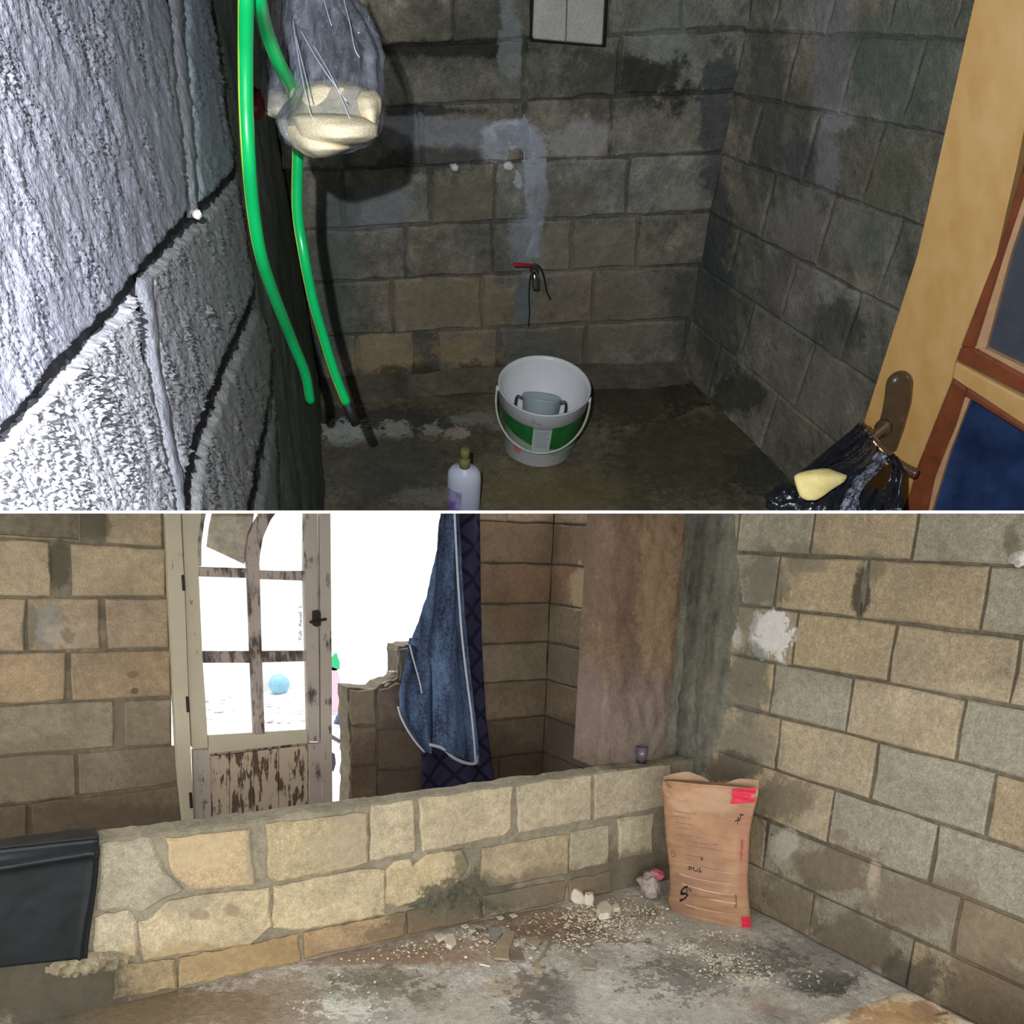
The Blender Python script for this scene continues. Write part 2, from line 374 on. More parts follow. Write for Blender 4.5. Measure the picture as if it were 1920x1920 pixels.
m_niche = concrete('niche_side_concrete', None, 1, .2, C(128, 116, 98), .45, .0035, stains=[
    st(NS, 1050, 1020, 26, 30, C(120, 106, 86), .6), st(NS, 1088, 1105, 20, 42, C(186, 166, 134), .8, .9, .15), st(NS, 1040, 1110, 20, 30, C(122, 100, 76), .5), st(NS, 1080, 1400, 70, 60, C(96, 82, 72), .75), st(NS, 1060, 1240, 40, 40, C(118, 106, 92), .5)])
m_pillar = concrete('pillar_plaster', C(136, 114, 92), 1.4, .32, C(104, 88, 72), .7, .014, stains=[
    st(axp(1, 2.753), 1200, 1350, 110, 100, C(136, 122, 116), .7, .5, .4), st(axp(1, 2.753), 1230, 1100, 34, 160, C(160, 136, 106), .5, .9), st(axp(1, 2.753), 1165, 1100, 20, 180, C(112, 94, 78), .6, 1.0), st(axp(1, 2.753), 1240, 1400, 50, 50, C(132, 120, 106), .6)])
m_smear = concrete('corner_mortar', C(124, 122, 108), 1.2, .34, C(92, 92, 82), .5, .01, streak=.3)

# floor of the lower room
def floor_mat(name, base, stains, **k): return concrete(name, base, 1, k.pop('vary', .22), k.pop('tint', C(128, 124, 110)), .5, k.pop('bumpd', .006), stains=stains, **k)
m_floor = floor_mat('cement_floor', C(202, 197, 188), [
    st(FP, 120, 1880, 260, 70, C(96, 88, 72), .85, .8), st(FP, 330, 1890, 190, 45, C(140, 122, 94), .75, 1.0), st(FP, 520, 1880, 130, 60, C(148, 128, 104), .6, 1.0), st(FP, 700, 1790, 160, 20, C(150, 120, 98), .7, 1.0), st(FP, 860, 1780, 120, 30, C(164, 138, 114), .7, 1.0),
    st(FP, 1000, 1720, 130, 28, C(146, 120, 94), .8, 1.0), st(FP, 980, 1850, 70, 26, C(176, 156, 132), .6, 1.0), st(FP, 700, 1830, 80, 20, C(134, 130, 112), .6, 1.0), st(FP, 800, 1870, 40, 22, C(120, 114, 96), .6, 1.2), st(FP, 660, 1880, 60, 30, C(196, 196, 184), .6, 1.4), st(FP, 1040, 1870, 40, 60, C(118, 116, 108), .6, 1.4),
    st(FP, 1200, 1860, 110, 40, C(200, 198, 190), .6, 1.0), st(FP, 850, 1890, 90, 30, C(186, 180, 166), .4, 1.0), st(FP, 1545, 1840, 70, 24, C(72, 72, 68), .9, .9), st(FP, 1500, 1800, 120, 50, C(134, 134, 124), .6), st(FP, 1400, 1860, 60, 30, C(190, 180, 168), .5, 1.0), st(FP, 1370, 1815, 50, 20, C(206, 200, 190), .55, 1.6),
    st(FP, 1213, 1712, 24, 14, C(70, 64, 54), .8, 1.0), st(FP, 1340, 1790, 120, 40, C(126, 122, 108), .6, 1.2), st(FP, 1340, 1900, 60, 20, C(196, 194, 186), .5, 1.3), st(FP, 1180, 1700, 110, 26, C(178, 168, 142), .6, 1.5), st(FP, 1320, 1735, 60, 14, C(178, 172, 158), .5, 1.5), st(FP, 1440, 1890, 24, 12, C(176, 148, 138), .6, 1.2),
    st(FP, 1370, 1800, 60, 14, C(232, 230, 224), .8, 3.4, .1), st(FP, 1400, 1840, 50, 12, C(232, 230, 224), .8, 3.6, .1), st(FP, 1290, 1780, 30, 8, C(232, 230, 224), .8, 3.6, .1), st(FP, 650, 1885, 60, 16, C(226, 228, 220), .8, 3.2, .1), st(FP, 1290, 1830, 90, 30, C(112, 110, 102), .7, 3.6, .1), st(FP, 1000, 1860, 40, 40, C(108, 106, 98), .7, 3.4, .1), st(FP, 720, 1850, 80, 26, C(126, 120, 104), .7, 3.2, .1), st(FP, 1440, 1800, 70, 20, C(104, 104, 96), .7, 3.4, .1), st(FP, 1050, 1750, 120, 20, C(130, 108, 86), .7, 3.0, .1)], ns=20, vary=.32, speck=.5, bumpd=.009)
bm = bmesh.new(); bmesh.ops.create_grid(bm, x_segments=120, y_segments=120, size=1)
for v in bm.verts:
    x, y = v.co.x*2.6+.4, v.co.y*2.6+1.4; h = .006*fbm((x, y, 0), 3, 5)+.003*N3((x, y, 0), 22)
    v.co = (x, y, h-.004)
struct('floor', bm, m_floor, 'l', smooth=True)

# ---- right wall
bm = bmesh.new(); box(bm, (XR+.005, -.9, -.1), (XR+.2, 4.05, 1.75)); WR = struct('wall_right', bm, concrete('right_wall_mortar', C(112, 104, 88), 1, .35, C(86, 82, 70), bumpd=.006, stains=S_RW[3:]), 'l', label='tan concrete block wall on the right of the lower room')
zj = [0, .191, .400, .615, .829, 1.036, 1.240, 1.443, 1.66]
jr = [[(1516, 1756), (1710, 1788)], [(1437, 1578), (1795, 1735)], [(1560, 1519), (1754, 1590)], [(1460, 1390), (1640, 1446), (1857, 1515)], [(1450, 1280), (1594, 1320), (1800, 1380)], [(1492, 1190), (1674, 1220), (1895, 1310)], [(1459, 1080), (1622, 1100), (1848, 1120)], [(1384, 1000), (1524, 1000), (1717, 1000)]]
BLK = [C(164, 150, 124), C(158, 146, 122), C(166, 150, 120), C(152, 146, 128), C(160, 144, 116)]
for k in range(8):
    ys = sorted(hit(x, y, RW)[1] for x, y in jr[k]); ys = [YL+.2]+[y for y in ys[::-1]]
    while ys[-1] > .3: ys.append(ys[-1]-.405)
    for a, b in zip(ys, ys[1:]):
        if a-b < .05: continue
        g = .006 if k > 0 else .004
        poly = [P(XR, a-g, zj[k+1]-g), P(XR, b+g, zj[k+1]-g), P(XR, b+g, zj[k]+g), P(XR, a-g, zj[k]+g)]
        dim = .86 if k < 2 else 1
        c = BLK[rnd.randrange(5)]; q = rnd.uniform(.93, 1.07)*dim
        block(WR, poly, RW, tuple(x*q for x in c[:3])+(1,), m_right, step=60)
# mortar smears of the right wall (pieces with a depth of their own)
def smear(parent, poly, pl, mat, h=.01, amp=.006, step=7, name='mortar_smear', sc_=18, soft=8, side='l'):
    return obj(name, relief(poly, pl, step, lambda p: h+amp*fbm(p, sc_, 4), soft=soft), mat, parent, side, smooth=True)
smear(WR, [(1284, 940), (1382, 940), (1384, 1035), (1398, 1120), (1376, 1215), (1378, 1290), (1350, 1400), (1318, 1460), (1270, 1480), (1264, 1400), (1270, 1280), (1280, 1100)], RW, m_smear, .020, .012)
for k, (x, y, rx, ry) in enumerate([(1618, 1095, 12, 45), (1402, 1280, 16, 40), (1459, 1425, 10, 30), (1466, 1115, 9, 50), (1445, 1560, 14, 40)]):
    smear(WR, [(x+rx*math.cos(t)*1.1, y+ry*math.sin(t)) for t in [i*math.pi/4 for i in range(8)]], RW, m_smear if k < 2 else mortar_dark, .005, .004, 5)

# ---- back wall: left stretch, broken stretch, niche stretch, niche side
bm = bmesh.new()
e = [(306, 955), (313, 1100), (321, 1290), (322, 1440), (336, 1450), (348, 1620)]
B2 = off(BW, -.006); pts = [(-260, 900)]+[(306, 900)]+e+[(-260, 1700)]
pixprism(pts, B2, .12, bm)
WB = struct('wall_back', bm, concrete('back_wall_mortar', C(128, 118, 100), 1, .3, C(100, 94, 80), bumpd=.006, stains=S_BW[:-4]), 'l', label='block wall left of the weathered window door')
Lr = [(955, 955), (1010, 1026), (1120, 1120), (1223, 1217), (1322, 1307), (1418, 1398), (1510, 1474), (1600, 1560)]
js = [[(-200, 150), (197, 303)], [(-180, 92), (132, 309)], [(-160, 44), (52, 186), (198, 316)], [(-200, 123), (132, 319)], [(-120, 212), (232, 321)], [(-200, 140), (146, 335)], [(-130, 50), (60, 343)]]
lc = [C(164, 148, 122), C(172, 155, 126), C(168, 148, 122), C(164, 142, 112), C(148, 138, 116), C(140, 128, 108), C(116, 102, 84)]  # lower rows darkened: low wall's shade put into the block colours
for k in range(7):
    yt = lambda x, k=k: Lr[k][0]+(Lr[k][1]-Lr[k][0])*(x-14)/296; yb = lambda x, k=k: Lr[k+1][0]+(Lr[k+1][1]-Lr[k+1][0])*(x-14)/296
    g = 3 if k > 0 else 3
    for a, b in js[k]:
        q = rnd.uniform(.94, 1.06); ln_ = .04*90 if b < 303 else 0
        block(WB, [(a, yt(a)+g), (b, yt(b)+g), (b+ln_*.3, yb(b)-g), (a+3, yb(a)-g)], BW, tuple(x*q for x in lc[k][:3])+(1,), m_back, step=45)
# broken stretch
jag = lambda pts, s=3: [(x+rnd.uniform(-s, s), y+rnd.uniform(-s, s)) for x, y in pts]
def densify(poly, step, s):
    out = []
    for i in range(len(poly)):
        a, b = np.array(poly[i], float), np.array(poly[(i+1) % len(poly)], float); k = max(1, int(np.linalg.norm(b-a)/step))
        for j in range(k): q = a+(b-a)*j/k; out.append((q[0]+rnd.uniform(-s, s), q[1]+rnd.uniform(-s, s)))
    return out
bm = bmesh.new(); pixprism(densify([(651, 1291), (703, 1291), (712, 1284), (746, 1272), (746, 1212), (800, 1208), (800, 1560), (652, 1560), (656, 1440)], 9, 1.8), B2, .14, bm)
WK = struct('wall_back', bm, mortar_dark, 'l', label='broken stub of block wall beside the bright opening')
for poly, c in [([(654, 1294), (702, 1292), (704, 1357), (657, 1360)], C(132, 118, 104)), ([(657, 1365), (704, 1362), (705, 1430), (659, 1434)], C(120, 100, 86)), ([(658, 1439), (705, 1434), (706, 1497), (654, 1520)], C(118, 96, 80)),
                ([(709, 1292), (745, 1280), (792, 1284), (792, 1362), (709, 1364)], C(114, 100, 90)), ([(709, 1368), (792, 1366), (792, 1438), (709, 1440)], C(112, 98, 84)), ([(709, 1444), (792, 1442), (792, 1520), (709, 1520)], C(96, 84, 72)), ([(749, 1216), (792, 1212), (792, 1278), (749, 1276)], C(104, 98, 96))]:
    block(WK, poly, BW, c, m_back, step=18, jit=.004)
bm = bmesh.new(); r2 = random.Random(3)
for x, y in [(725, 1283), (733, 1276), (740, 1268), (736, 1262), (745, 1262), (718, 1288), (750, 1258), (712, 1292)]:
    chunk(bm, hit(x, y, off(BW, .0-r2.uniform(0, .1))), (.03, .03, .018), r2)
o = obj('broken_mortar', bm, concrete('chipped_mortar', C(176, 164, 150), 2, .3), WK, 'l'); o['kind'] = 'stuff'
# niche stretch right of the curtain
xa = hit(890, 1200, BW)[0]
bm = bmesh.new(); box(bm, (xa, YB+.006, -.1), (XR+.05, YB+.15, 2.2)); WN = struct('wall_back', bm, mortar_dark, None, label='block wall of the washing niche between patterned curtain and corner')
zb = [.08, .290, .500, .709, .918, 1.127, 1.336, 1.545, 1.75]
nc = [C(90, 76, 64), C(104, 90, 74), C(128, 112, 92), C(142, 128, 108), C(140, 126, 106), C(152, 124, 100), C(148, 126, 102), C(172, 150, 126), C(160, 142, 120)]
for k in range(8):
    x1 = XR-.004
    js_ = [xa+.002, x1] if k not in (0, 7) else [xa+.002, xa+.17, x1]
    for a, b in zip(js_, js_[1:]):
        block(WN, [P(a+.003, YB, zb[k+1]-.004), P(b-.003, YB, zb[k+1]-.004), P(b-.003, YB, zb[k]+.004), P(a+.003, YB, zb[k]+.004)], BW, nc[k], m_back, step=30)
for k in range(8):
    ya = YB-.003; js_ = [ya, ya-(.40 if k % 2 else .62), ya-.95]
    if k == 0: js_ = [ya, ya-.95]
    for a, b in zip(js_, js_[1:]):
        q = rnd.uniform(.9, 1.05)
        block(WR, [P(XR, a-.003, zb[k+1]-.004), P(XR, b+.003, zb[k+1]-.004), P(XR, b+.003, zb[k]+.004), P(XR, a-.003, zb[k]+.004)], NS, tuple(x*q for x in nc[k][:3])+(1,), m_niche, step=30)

# ---- low wall
bm = bmesh.new(); nx = 260; ny = 8
for i in range(nx+1):
    for j in range(ny+1):
        x = -1.7+(XR+1.7)*i/nx; y = YL+.007+(.10)*j/ny
        z = ZT+.008*fbm((x, y, 0), 7, 4)+.004*N3((x, y, 1), 40)-(.006 if j in (0, ny) else 0)
        bm.verts.new((x, y+(.005*N3((x, 0, 3), 15)), z))
bm.verts.ensure_lookup_table()
for i in range(nx):
    for j in range(ny): bm.faces.new([bm.verts[a] for a in (i*(ny+1)+j, (i+1)*(ny+1)+j, (i+1)*(ny+1)+j+1, i*(ny+1)+j+1)])
bot = {}
for i in range(nx+1):
    for j in (0, ny): v = bm.verts[i*(ny+1)+j]; bot[(i, j)] = bm.verts.new((v.co.x, v.co.y, -.05)); bm.verts.ensure_lookup_table()
for i in range(nx):
    for j in (0, ny): bm.faces.new((bm.verts[i*(ny+1)+j], bot[(i, j)], bot[(i+1, j)], bm.verts[(i+1)*(ny+1)+j]))
m_lowbody = concrete('low_wall_mortar', C(152, 144, 124), 1, .25, C(124, 116, 98), .5, .006, stains=[
    st(LW, 880, 1680, 90, 40, C(92, 90, 76), .85, 1.2), st(LW, 1180, 1640, 120, 50, C(116, 106, 90), .8), st(LW, 100, 1860, 190, 75, C(86, 80, 68), .95, .8), st(LW, 300, 1860, 60, 20, C(130, 112, 84), .7), st(LW, 800, 1745, 140, 30, C(122, 106, 84), .7), st(LW, 260, 1640, 90, 70, C(158, 150, 130), .8)])
WL = struct('wall_front', bm, m_lowbody, 'l', label='knee-high partition wall of cream concrete blocks')
cr = [C(196, 180, 146), C(190, 178, 150), C(186, 172, 142)]
low = [([(312, 1572), (470, 1556), (478, 1660), (360, 1671), (318, 1632)], C(190, 168, 132)), ([(500, 1546), (645, 1528), (690, 1522), (690, 1618), (640, 1632), (520, 1655), (500, 1640)], C(180, 164, 130)),
       ([(695, 1512), (776, 1500), (779, 1598), (694, 1614)], C(196, 182, 152)), ([(784, 1499), (960, 1475), (958, 1552), (945, 1567), (790, 1598)], C(192, 178, 148)), ([(967, 1474), (1110, 1453), (1108, 1537), (972, 1563)], C(182, 170, 144)), ([(1114, 1452), (1256, 1434), (1256, 1510), (1114, 1538)], C(180, 168, 144)),
       ([(178, 1720), (200, 1712), (240, 1708), (256, 1728), (260, 1790), (175, 1785)], cr[1]), ([(260, 1730), (285, 1722), (310, 1690), (360, 1680), (505, 1665), (510, 1735), (470, 1770), (270, 1802)], cr[0]), ([(512, 1662), (690, 1628), (722, 1632), (722, 1715), (560, 1745), (512, 1740)], cr[0]),
       ([(724, 1630), (740, 1614), (770, 1612), (775, 1622), (800, 1602), (865, 1592), (880, 1620), (850, 1665), (790, 1690), (745, 1702), (724, 1694)], C(196, 178, 142)), ([(905, 1590), (1066, 1563), (1064, 1638), (920, 1665), (900, 1650)], C(178, 162, 132)), ([(1070, 1560), (1142, 1547), (1140, 1620), (1066, 1635)], C(172, 162, 138)), ([(1158, 1535), (1225, 1525), (1222, 1600), (1160, 1612)], C(182, 172, 144)),
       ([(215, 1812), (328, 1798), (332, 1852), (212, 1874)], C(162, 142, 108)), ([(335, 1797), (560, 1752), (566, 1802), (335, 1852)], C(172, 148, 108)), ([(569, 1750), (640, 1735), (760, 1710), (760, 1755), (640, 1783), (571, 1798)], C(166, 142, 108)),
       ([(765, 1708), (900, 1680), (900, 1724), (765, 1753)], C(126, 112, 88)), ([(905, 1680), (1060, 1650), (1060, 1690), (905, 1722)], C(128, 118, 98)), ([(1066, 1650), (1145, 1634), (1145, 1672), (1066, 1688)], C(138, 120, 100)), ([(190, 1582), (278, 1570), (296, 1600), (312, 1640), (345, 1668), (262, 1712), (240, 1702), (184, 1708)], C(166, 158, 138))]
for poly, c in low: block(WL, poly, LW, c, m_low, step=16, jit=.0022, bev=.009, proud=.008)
# crumbling mortar at the foot of the low wall
m_crumb = concrete('crumbled_mortar', C(170, 158, 130), 3, .4, C(110, 104, 86), .5, .004)
for poly, h in [([(85, 1822), (110, 1800), (160, 1790), (210, 1782), (250, 1790), (240, 1812), (180, 1822), (120, 1832)], .022), ([(760, 1690), (800, 1668), (850, 1655), (905, 1668), (908, 1690), (870, 1705), (800, 1716)], .018)]:
    smear(WL, poly, LW, m_crumb if h > .02 else concrete('damp_mortar', C(112, 110, 92), 3, .4, C(70, 70, 58), .6, .006), h if h > .02 else .008, .03 if h > .02 else .014, 4, 'crumbling_mortar', 50, 6)

# ---- pillar
PP = axp(1, 2.753)
x0p, x1p = 2.100, 2.462
bm = bmesh.new(); box(bm, (x0p+.008, 2.757, ZT-.02), (x1p, 2.96, 1.75)); PL = struct('wall_pillar', bm, m_pillar, 'l', label='brown plastered concrete pillar standing at the end of the low partition')
pp = [(1160, 950), (1287, 950), (1270, 1150), (1254, 1330), (1243, 1440), (1122, 1448), (1140, 1200)]
obj('plaster_face', relief(pp, PP, 5, lambda p: .006+.014*fbm((p[0]*2.2, p[1], p[2]), 10, 5), soft=5), m_pillar, PL, 'l', smooth=True)
sp = axp(1, 2.80)
obj('mortar_infill', relief([(1278, 950), (1362, 950), (1345, 1200), (1318, 1400), (1300, 1470), (1232, 1470), (1250, 1330), (1264, 1150)], sp, 5, lambda p: .01+.02*fbm((p[0]*2, p[1], p[2]*.8), 9, 5), soft=5), m_smear, PL, 'l', smooth=True)

# ---- weathered window door
DP = off(BW, .045)
def paintmat(name, paint, wood, lo, hi, sx=(1, 1, .16), sc_=26):
    m = NT(name); n = m.noise(sc_, 6, .7, sx=sx); n2 = m.noise(8, 5, .6); n3 = m.noise(90, 4, .6, sx=(1, 1, .3))
    f = m.rng(m.math('ADD', n, m.math('MULTIPLY', n2, .5)), lo, hi, 0, 1)
    c = m.mix(f, m.mix(n2, paint, tuple(x*.8 for x in paint[:3])+(1,)), m.mix(n3, wood, tuple(x*.45 for x in wood[:3])+(1,)))
    m.L.new(c, m.b.inputs['Base Color']); m.b.inputs['Roughness'].default_value = .75
    m.L.new(m.bump(m.math('SUBTRACT', m.math('MULTIPLY', n3, .3), f), .0025), m.b.inputs['Normal']); return m.m
m_paint = paintmat('flaking_cream_paint', C(196, 186, 162), C(96, 80, 66), .93, .98)
m_paint2 = paintmat('flaking_grey_paint', C(184, 172, 160), C(104, 90, 82), .84, .93, sx=(1, 1, .3))
m_paint3 = paintmat('worn_muntin_paint', C(176, 162, 152), C(98, 84, 78), .72, .84, sx=(.5, .5, .12), sc_=50)
m_peel = paintmat('peeling_paint', C(196, 178, 156), C(112, 90, 76), .78, .81, sc_=40)
iron = plain('old_iron', C(52, 44, 42), .6, metal=.6)
DR = thing('door_1', hit(480, 1560, DP)*np.array([1, 1, 0])+np.array([0, 0, 0.0]), 'weathered cream wooden door with arched glass panes in the lower room', 'door'); DR['kind'] = 'structure'
del DR['category']
def wood(name, poly, dz, th, mat=m_paint, parent=DR, bev=.003):
    return obj(name, bevel(pixprism(poly, off(DP, dz), th), bev), mat, parent, 'l')
wood('door_jamb', [(310, 945), (338, 945), (346, 1100), (353, 1300), (365, 1560), (345, 1560), (333, 1440), (325, 1280), (316, 1100)], .012, .07)
wood('door_jamb', [(601, 945), (620, 945), (622, 1250), (624, 1560), (604, 1560), (602, 1250)], .012, .07, m_paint2)
wood('stile', [(340, 945), (380, 945), (372, 1060), (379, 1220), (391, 1403), (360, 1403), (354, 1300), (347, 1100)], 0, .04)
wood('stile', [(571, 945), (594, 945), (598, 1250), (600, 1391), (577, 1391), (575, 1240), (571, 1090)], 0, .04, m_paint2)
wood('stile', [(361, 1406), (395, 1405), (397, 1560), (366, 1560)], -.006, .035, m_paint2)
wood('stile', [(579, 1394), (603, 1394), (604, 1560), (580, 1560)], -.006, .035, m_paint2)
wood('rail', [(372, 1063), (466, 1066), (487, 1071), (573, 1071), (573, 1089), (487, 1086), (466, 1084), (374, 1081)], .002, .034, m_paint3)
wood('rail', [(379, 1222), (470, 1222), (492, 1222), (575, 1221), (576, 1240), (492, 1242), (471, 1243), (380, 1243)], .002, .034, m_paint3)
wood('rail', [(391, 1381), (577, 1370), (577, 1393), (392, 1414)], .002, .038)
wood('muntin', [(464, 1060), (487, 1060), (491, 1222), (497, 1376), (476, 1377), (470, 1222)], .006, .034, m_paint3)
# arched top: stile spandrels and the forked bar between the two arches
wood('arch_bar', [(463, 1064), (462, 1035), (468, 1001), (479, 977), (492, 958), (500, 945), (530, 945), (517, 962), (506, 975), (492, 1007), (486, 1042), (487, 1070)], .004, .034, m_paint3)
wood('arch_bar', [(372, 1062), (371, 1016), (376, 980), (384, 945), (390, 945), (383, 980), (378, 1016), (378, 1062)], .002, .034, m_paint3)
wood('spandrel', [(476, 945), (500, 945), (486, 970)], -.004, .02, m_paint2)
pb = [(394, 431), (431, 476), (476, 523), (523, 578)]
obj('panel_backing', pixprism([(390, 1398), (580, 1380), (580, 1560), (394, 1560)], off(DP, -.03), .006), m_peel, DR, 'l')
for k, (a, b) in enumerate(pb):
    yt = lambda x: 1418-(x-396)*.115; wood('panel_board', [(a, yt(a)), (b-.6, yt(b)), (b-.6, 1560), (a, 1560)], -.012-.002*(k % 2), .02, m_peel, bev=.0015)
    b_ = b
for a, b in ((430, 434), (475, 479), (520, 525)):
    pass
m_glass = NT('window_glass'); m_glass.N.remove(m_glass.b)
g_ = m_glass.n('ShaderNodeBsdfGlossy'); g_.inputs['Roughness'].default_value = .02; t_ = m_glass.n('ShaderNodeBsdfTransparent'); t_.inputs[0].default_value = (.96, .97, .97, 1)
fr_ = m_glass.n('ShaderNodeFresnel'); fr_.inputs[0].default_value = 1.45; mxs = m_glass.n('ShaderNodeMixShader'); m_glass.L.new(fr_.outputs[0], mxs.inputs[0]); m_glass.L.new(t_.outputs[0], mxs.inputs[1]); m_glass.L.new(g_.outputs[0], mxs.inputs[2])
m_glass.L.new(mxs.outputs[0], m_glass.N['Material Output'].inputs[0]); m_glass = m_glass.m
for poly in ([(376, 960), (380, 945), (494, 945), (466, 1005), (466, 1066), (376, 1064)], [(484, 1068), (488, 1005), (520, 945), (573, 945), (573, 1072)], [(374, 1080), (468, 1083), (472, 1225), (380, 1225)], [(485, 1085), (573, 1088), (576, 1224), (490, 1224)], [(380, 1241), (472, 1241), (478, 1380), (390, 1384)], [(490, 1240), (576, 1239), (579, 1372), (496, 1378)]):
    obj('pane', pixprism(poly, off(DP, -.016), .003), m_glass, DR, 'l')
m_card = concrete('brown_cardboard', C(150, 126, 84), 5, .5, C(200, 176, 132), .95, .002)
cb = obj('cardboard_patch', pixprism([(400, 950), (478, 950), (470, 1010), (458, 1058), (420, 1040), (387, 1025), (392, 985)], off(DP, -.024), .003), m_card, DR, 'l'); cb['label'] = 'brown cardboard taped behind the upper left pane'
for y0 in (1092, 1320, 1500):
    x = 343+(y0-1090)*.035; wood('hinge', [(x-3, y0-14), (x+3, y0-14), (x+5, y0+16), (x-1, y0+16)], .016, .01, iron)
bm = pixprism([(587, 1146), (598, 1144), (601, 1150), (602, 1172), (594, 1176), (587, 1172)], off(DP, .02), .015); lt = obj('latch', bevel(bm, .002), iron, DR, 'l')
obj('bolt', tube(bmesh.new(), [hit(x, y, off(DP, .028)) for x, y in ((581, 1167), (590, 1165), (600, 1163), (612, 1161))], .006, 8), iron, lt, 'l')

# ---- curtain, towel
def sheet(rows, pl, nu, dfun, bm=None, thick=.004):
    """cloth from pixel rows [(y, xl, xr)], dfun(u, v) = offset toward the viewer"""
    bm = bm or bmesh.new(); ys = [r[0] for r in rows]; n = max(12, int((ys[-1]-ys[0])/6)); g = []; bk = []
    for i in range(n+1):
        v = i/n; y = ys[0]+(ys[-1]-ys[0])*v; xl = interp(y, ys, [r[1] for r in rows]); xr = interp(y, ys, [r[2] for r in rows])
        yl = interp(y, ys, [r[3] if len(r) > 3 else 0 for r in rows]); row = []; rb = []
        for j in range(nu+1):
            u = j/nu; p = hit(xl+(xr-xl)*u, y+yl*u, pl); d = dfun(u, v, xl+(xr-xl)*u, y, xr); row.append(bm.verts.new(V3(p+pl[1]*d))); rb.append(bm.verts.new(V3(p+pl[1]*(d-thick))))
        g.append(row); bk.append(rb)
    for i in range(n):
        for j in range(nu): bm.faces.new((g[i][j], g[i+1][j], g[i+1][j+1], g[i][j+1])); bm.faces.new((bk[i][j], bk[i][j+1], bk[i+1][j+1], bk[i+1][j]))
        bm.faces.new((g[i][0], bk[i][0], bk[i+1][0], g[i+1][0])); bm.faces.new((g[i][nu], g[i+1][nu], bk[i+1][nu], bk[i][nu]))
    for j in range(nu): bm.faces.new((g[0][j], g[0][j+1], bk[0][j+1], bk[0][j])); bm.faces.new((g[n][j], bk[n][j], bk[n][j+1], g[n][j+1]))
    return bm
CP = axp(1, 3.84)
m = NT('quilted_navy_cloth'); tc = m.n('ShaderNodeMapping'); m.L.new(m.geo.outputs['Position'], tc.inputs[0]); tc.inputs['Rotation'].default_value = (0, math.radians(45), 0); tc.inputs['Scale'].default_value = (9, 9, 9)
sx_ = m.n('ShaderNodeSeparateXYZ'); m.L.new(tc.outputs[0], sx_.inputs[0])
def lines(s): return m.math('ABSOLUTE', m.math('SUBTRACT', m.math('FRACT', s), .5))
ln_ = m.math('MAXIMUM', lines(sx_.outputs[0]), lines(sx_.outputs[2])); f = m.rng(ln_, .38, .44, 0, 1)
c = m.mix(f, m.mix(m.noise(14, 4), C(34, 36, 62), C(64, 60, 86)), C(24, 26, 46)); m.L.new(c, m.b.inputs['Base Color']); m_curt = m.m
crt = obj('patterned_curtain', sheet([(740, 850, 902), (940, 848, 903), (1080, 840, 904), (1180, 815, 905), (1240, 790, 907), (1350, 790, 913), (1420, 790, 922), (1520, 788, 936)], CP, 26, lambda u, v, *a: .02*math.sin(u*11+v*1.5)), m_curt, None, 'l2', smooth=True)
RLB = thing('towel_rail', (1.85, YB, 2.02), 'dark hanging rail with two hooks above the towel, fixed to the block wall', 'rail')
obj('rail_bar', tube(bmesh.new(), [(1.15, 3.66, 2.02), (2.55, 3.66, 2.02)], .012, 10), iron, RLB)
for xx in (2.2, 2.5): obj('hook', tube(bmesh.new(), [(xx, 3.66, 2.02), (xx, YB+.02, 2.02)], .010, 8), iron, RLB)
tag(crt, 'dark navy curtain with a lattice pattern hanging behind the blue towel', 'curtain')
def towelmat(name, c1, c2):
    m = NT(name); n = m.noise(120, 5, .7); n2 = m.noise(12, 5, .6, sx=(1, 1, .35)); m.L.new(m.mix(m.rng(m.math('ADD', m.math('MULTIPLY', n2, .55), m.math('MULTIPLY', m.noise(75, 4, .75), .45)), .40, .60, 0, 1), c1, c2), m.b.inputs['Base Color']); m.b.inputs['Roughness'].default_value = 1; m.b.inputs['Sheen Weight'].default_value = .2; m.b.inputs['Specular IOR Level'].default_value = 0
    m.L.new(m.bump(m.math('ADD', n, m.noise(50, 5, .7)), .022), m.b.inputs['Normal']); return m.m
m_towel = towelmat('blue_terry', C(26, 44, 90), C(120, 156, 202)); m_hem = plain('white_hem', C(196, 196, 210), .9, .1, bumpd=.003, bs=200)
TP = axp(1, 3.62)
TW = thing('towel', hit(840, 1433, TP), 'blue terry towel with white hem hanging in the bright opening', 'towel')
def fold(u, v, x, y, xr):
    xg = interp(y, [700, 940, 1080, 1200, 1235, 1400], [842, 841, 828, 812, 806, 800]); n = .012*N3((x*.05, y*.012, 0), 1)+.004*N3((x*.2, y*.1, 3), 1)
    if x > xg: s = (x-xg)/(xr-xg); return -.01+.085*math.sin(math.pi*min(1, s*1.15+.02))**.8*(1-.45*s)*(.5+.5*min(1, (y-900)/300))+.012*math.cos(s*14)*(1-s)+n if s < .85 else .005+.04*(s-.85)/.15+n
    s = (xg-x)/60; return -.015+.055*min(1, s*3)*(1-.35*s)+.012*math.sin(s*15+y*.02)+n*1.6
obj('cloth', sheet([(700, 838, 848, 0), (940, 828, 854, 0), (962, 826, 853, 0), (1050, 808, 857, 0), (1120, 795, 862, 0), (1180, 773, 866, 0), (1206, 765, 868, 2), (1222, 790, 870, 3), (1236, 806, 872, 4), (1300, 808, 880, 14), (1350, 807, 887, 24), (1397, 806, 893, 34)], TP, 48, fold), m_towel, TW, 'l2', smooth=True)
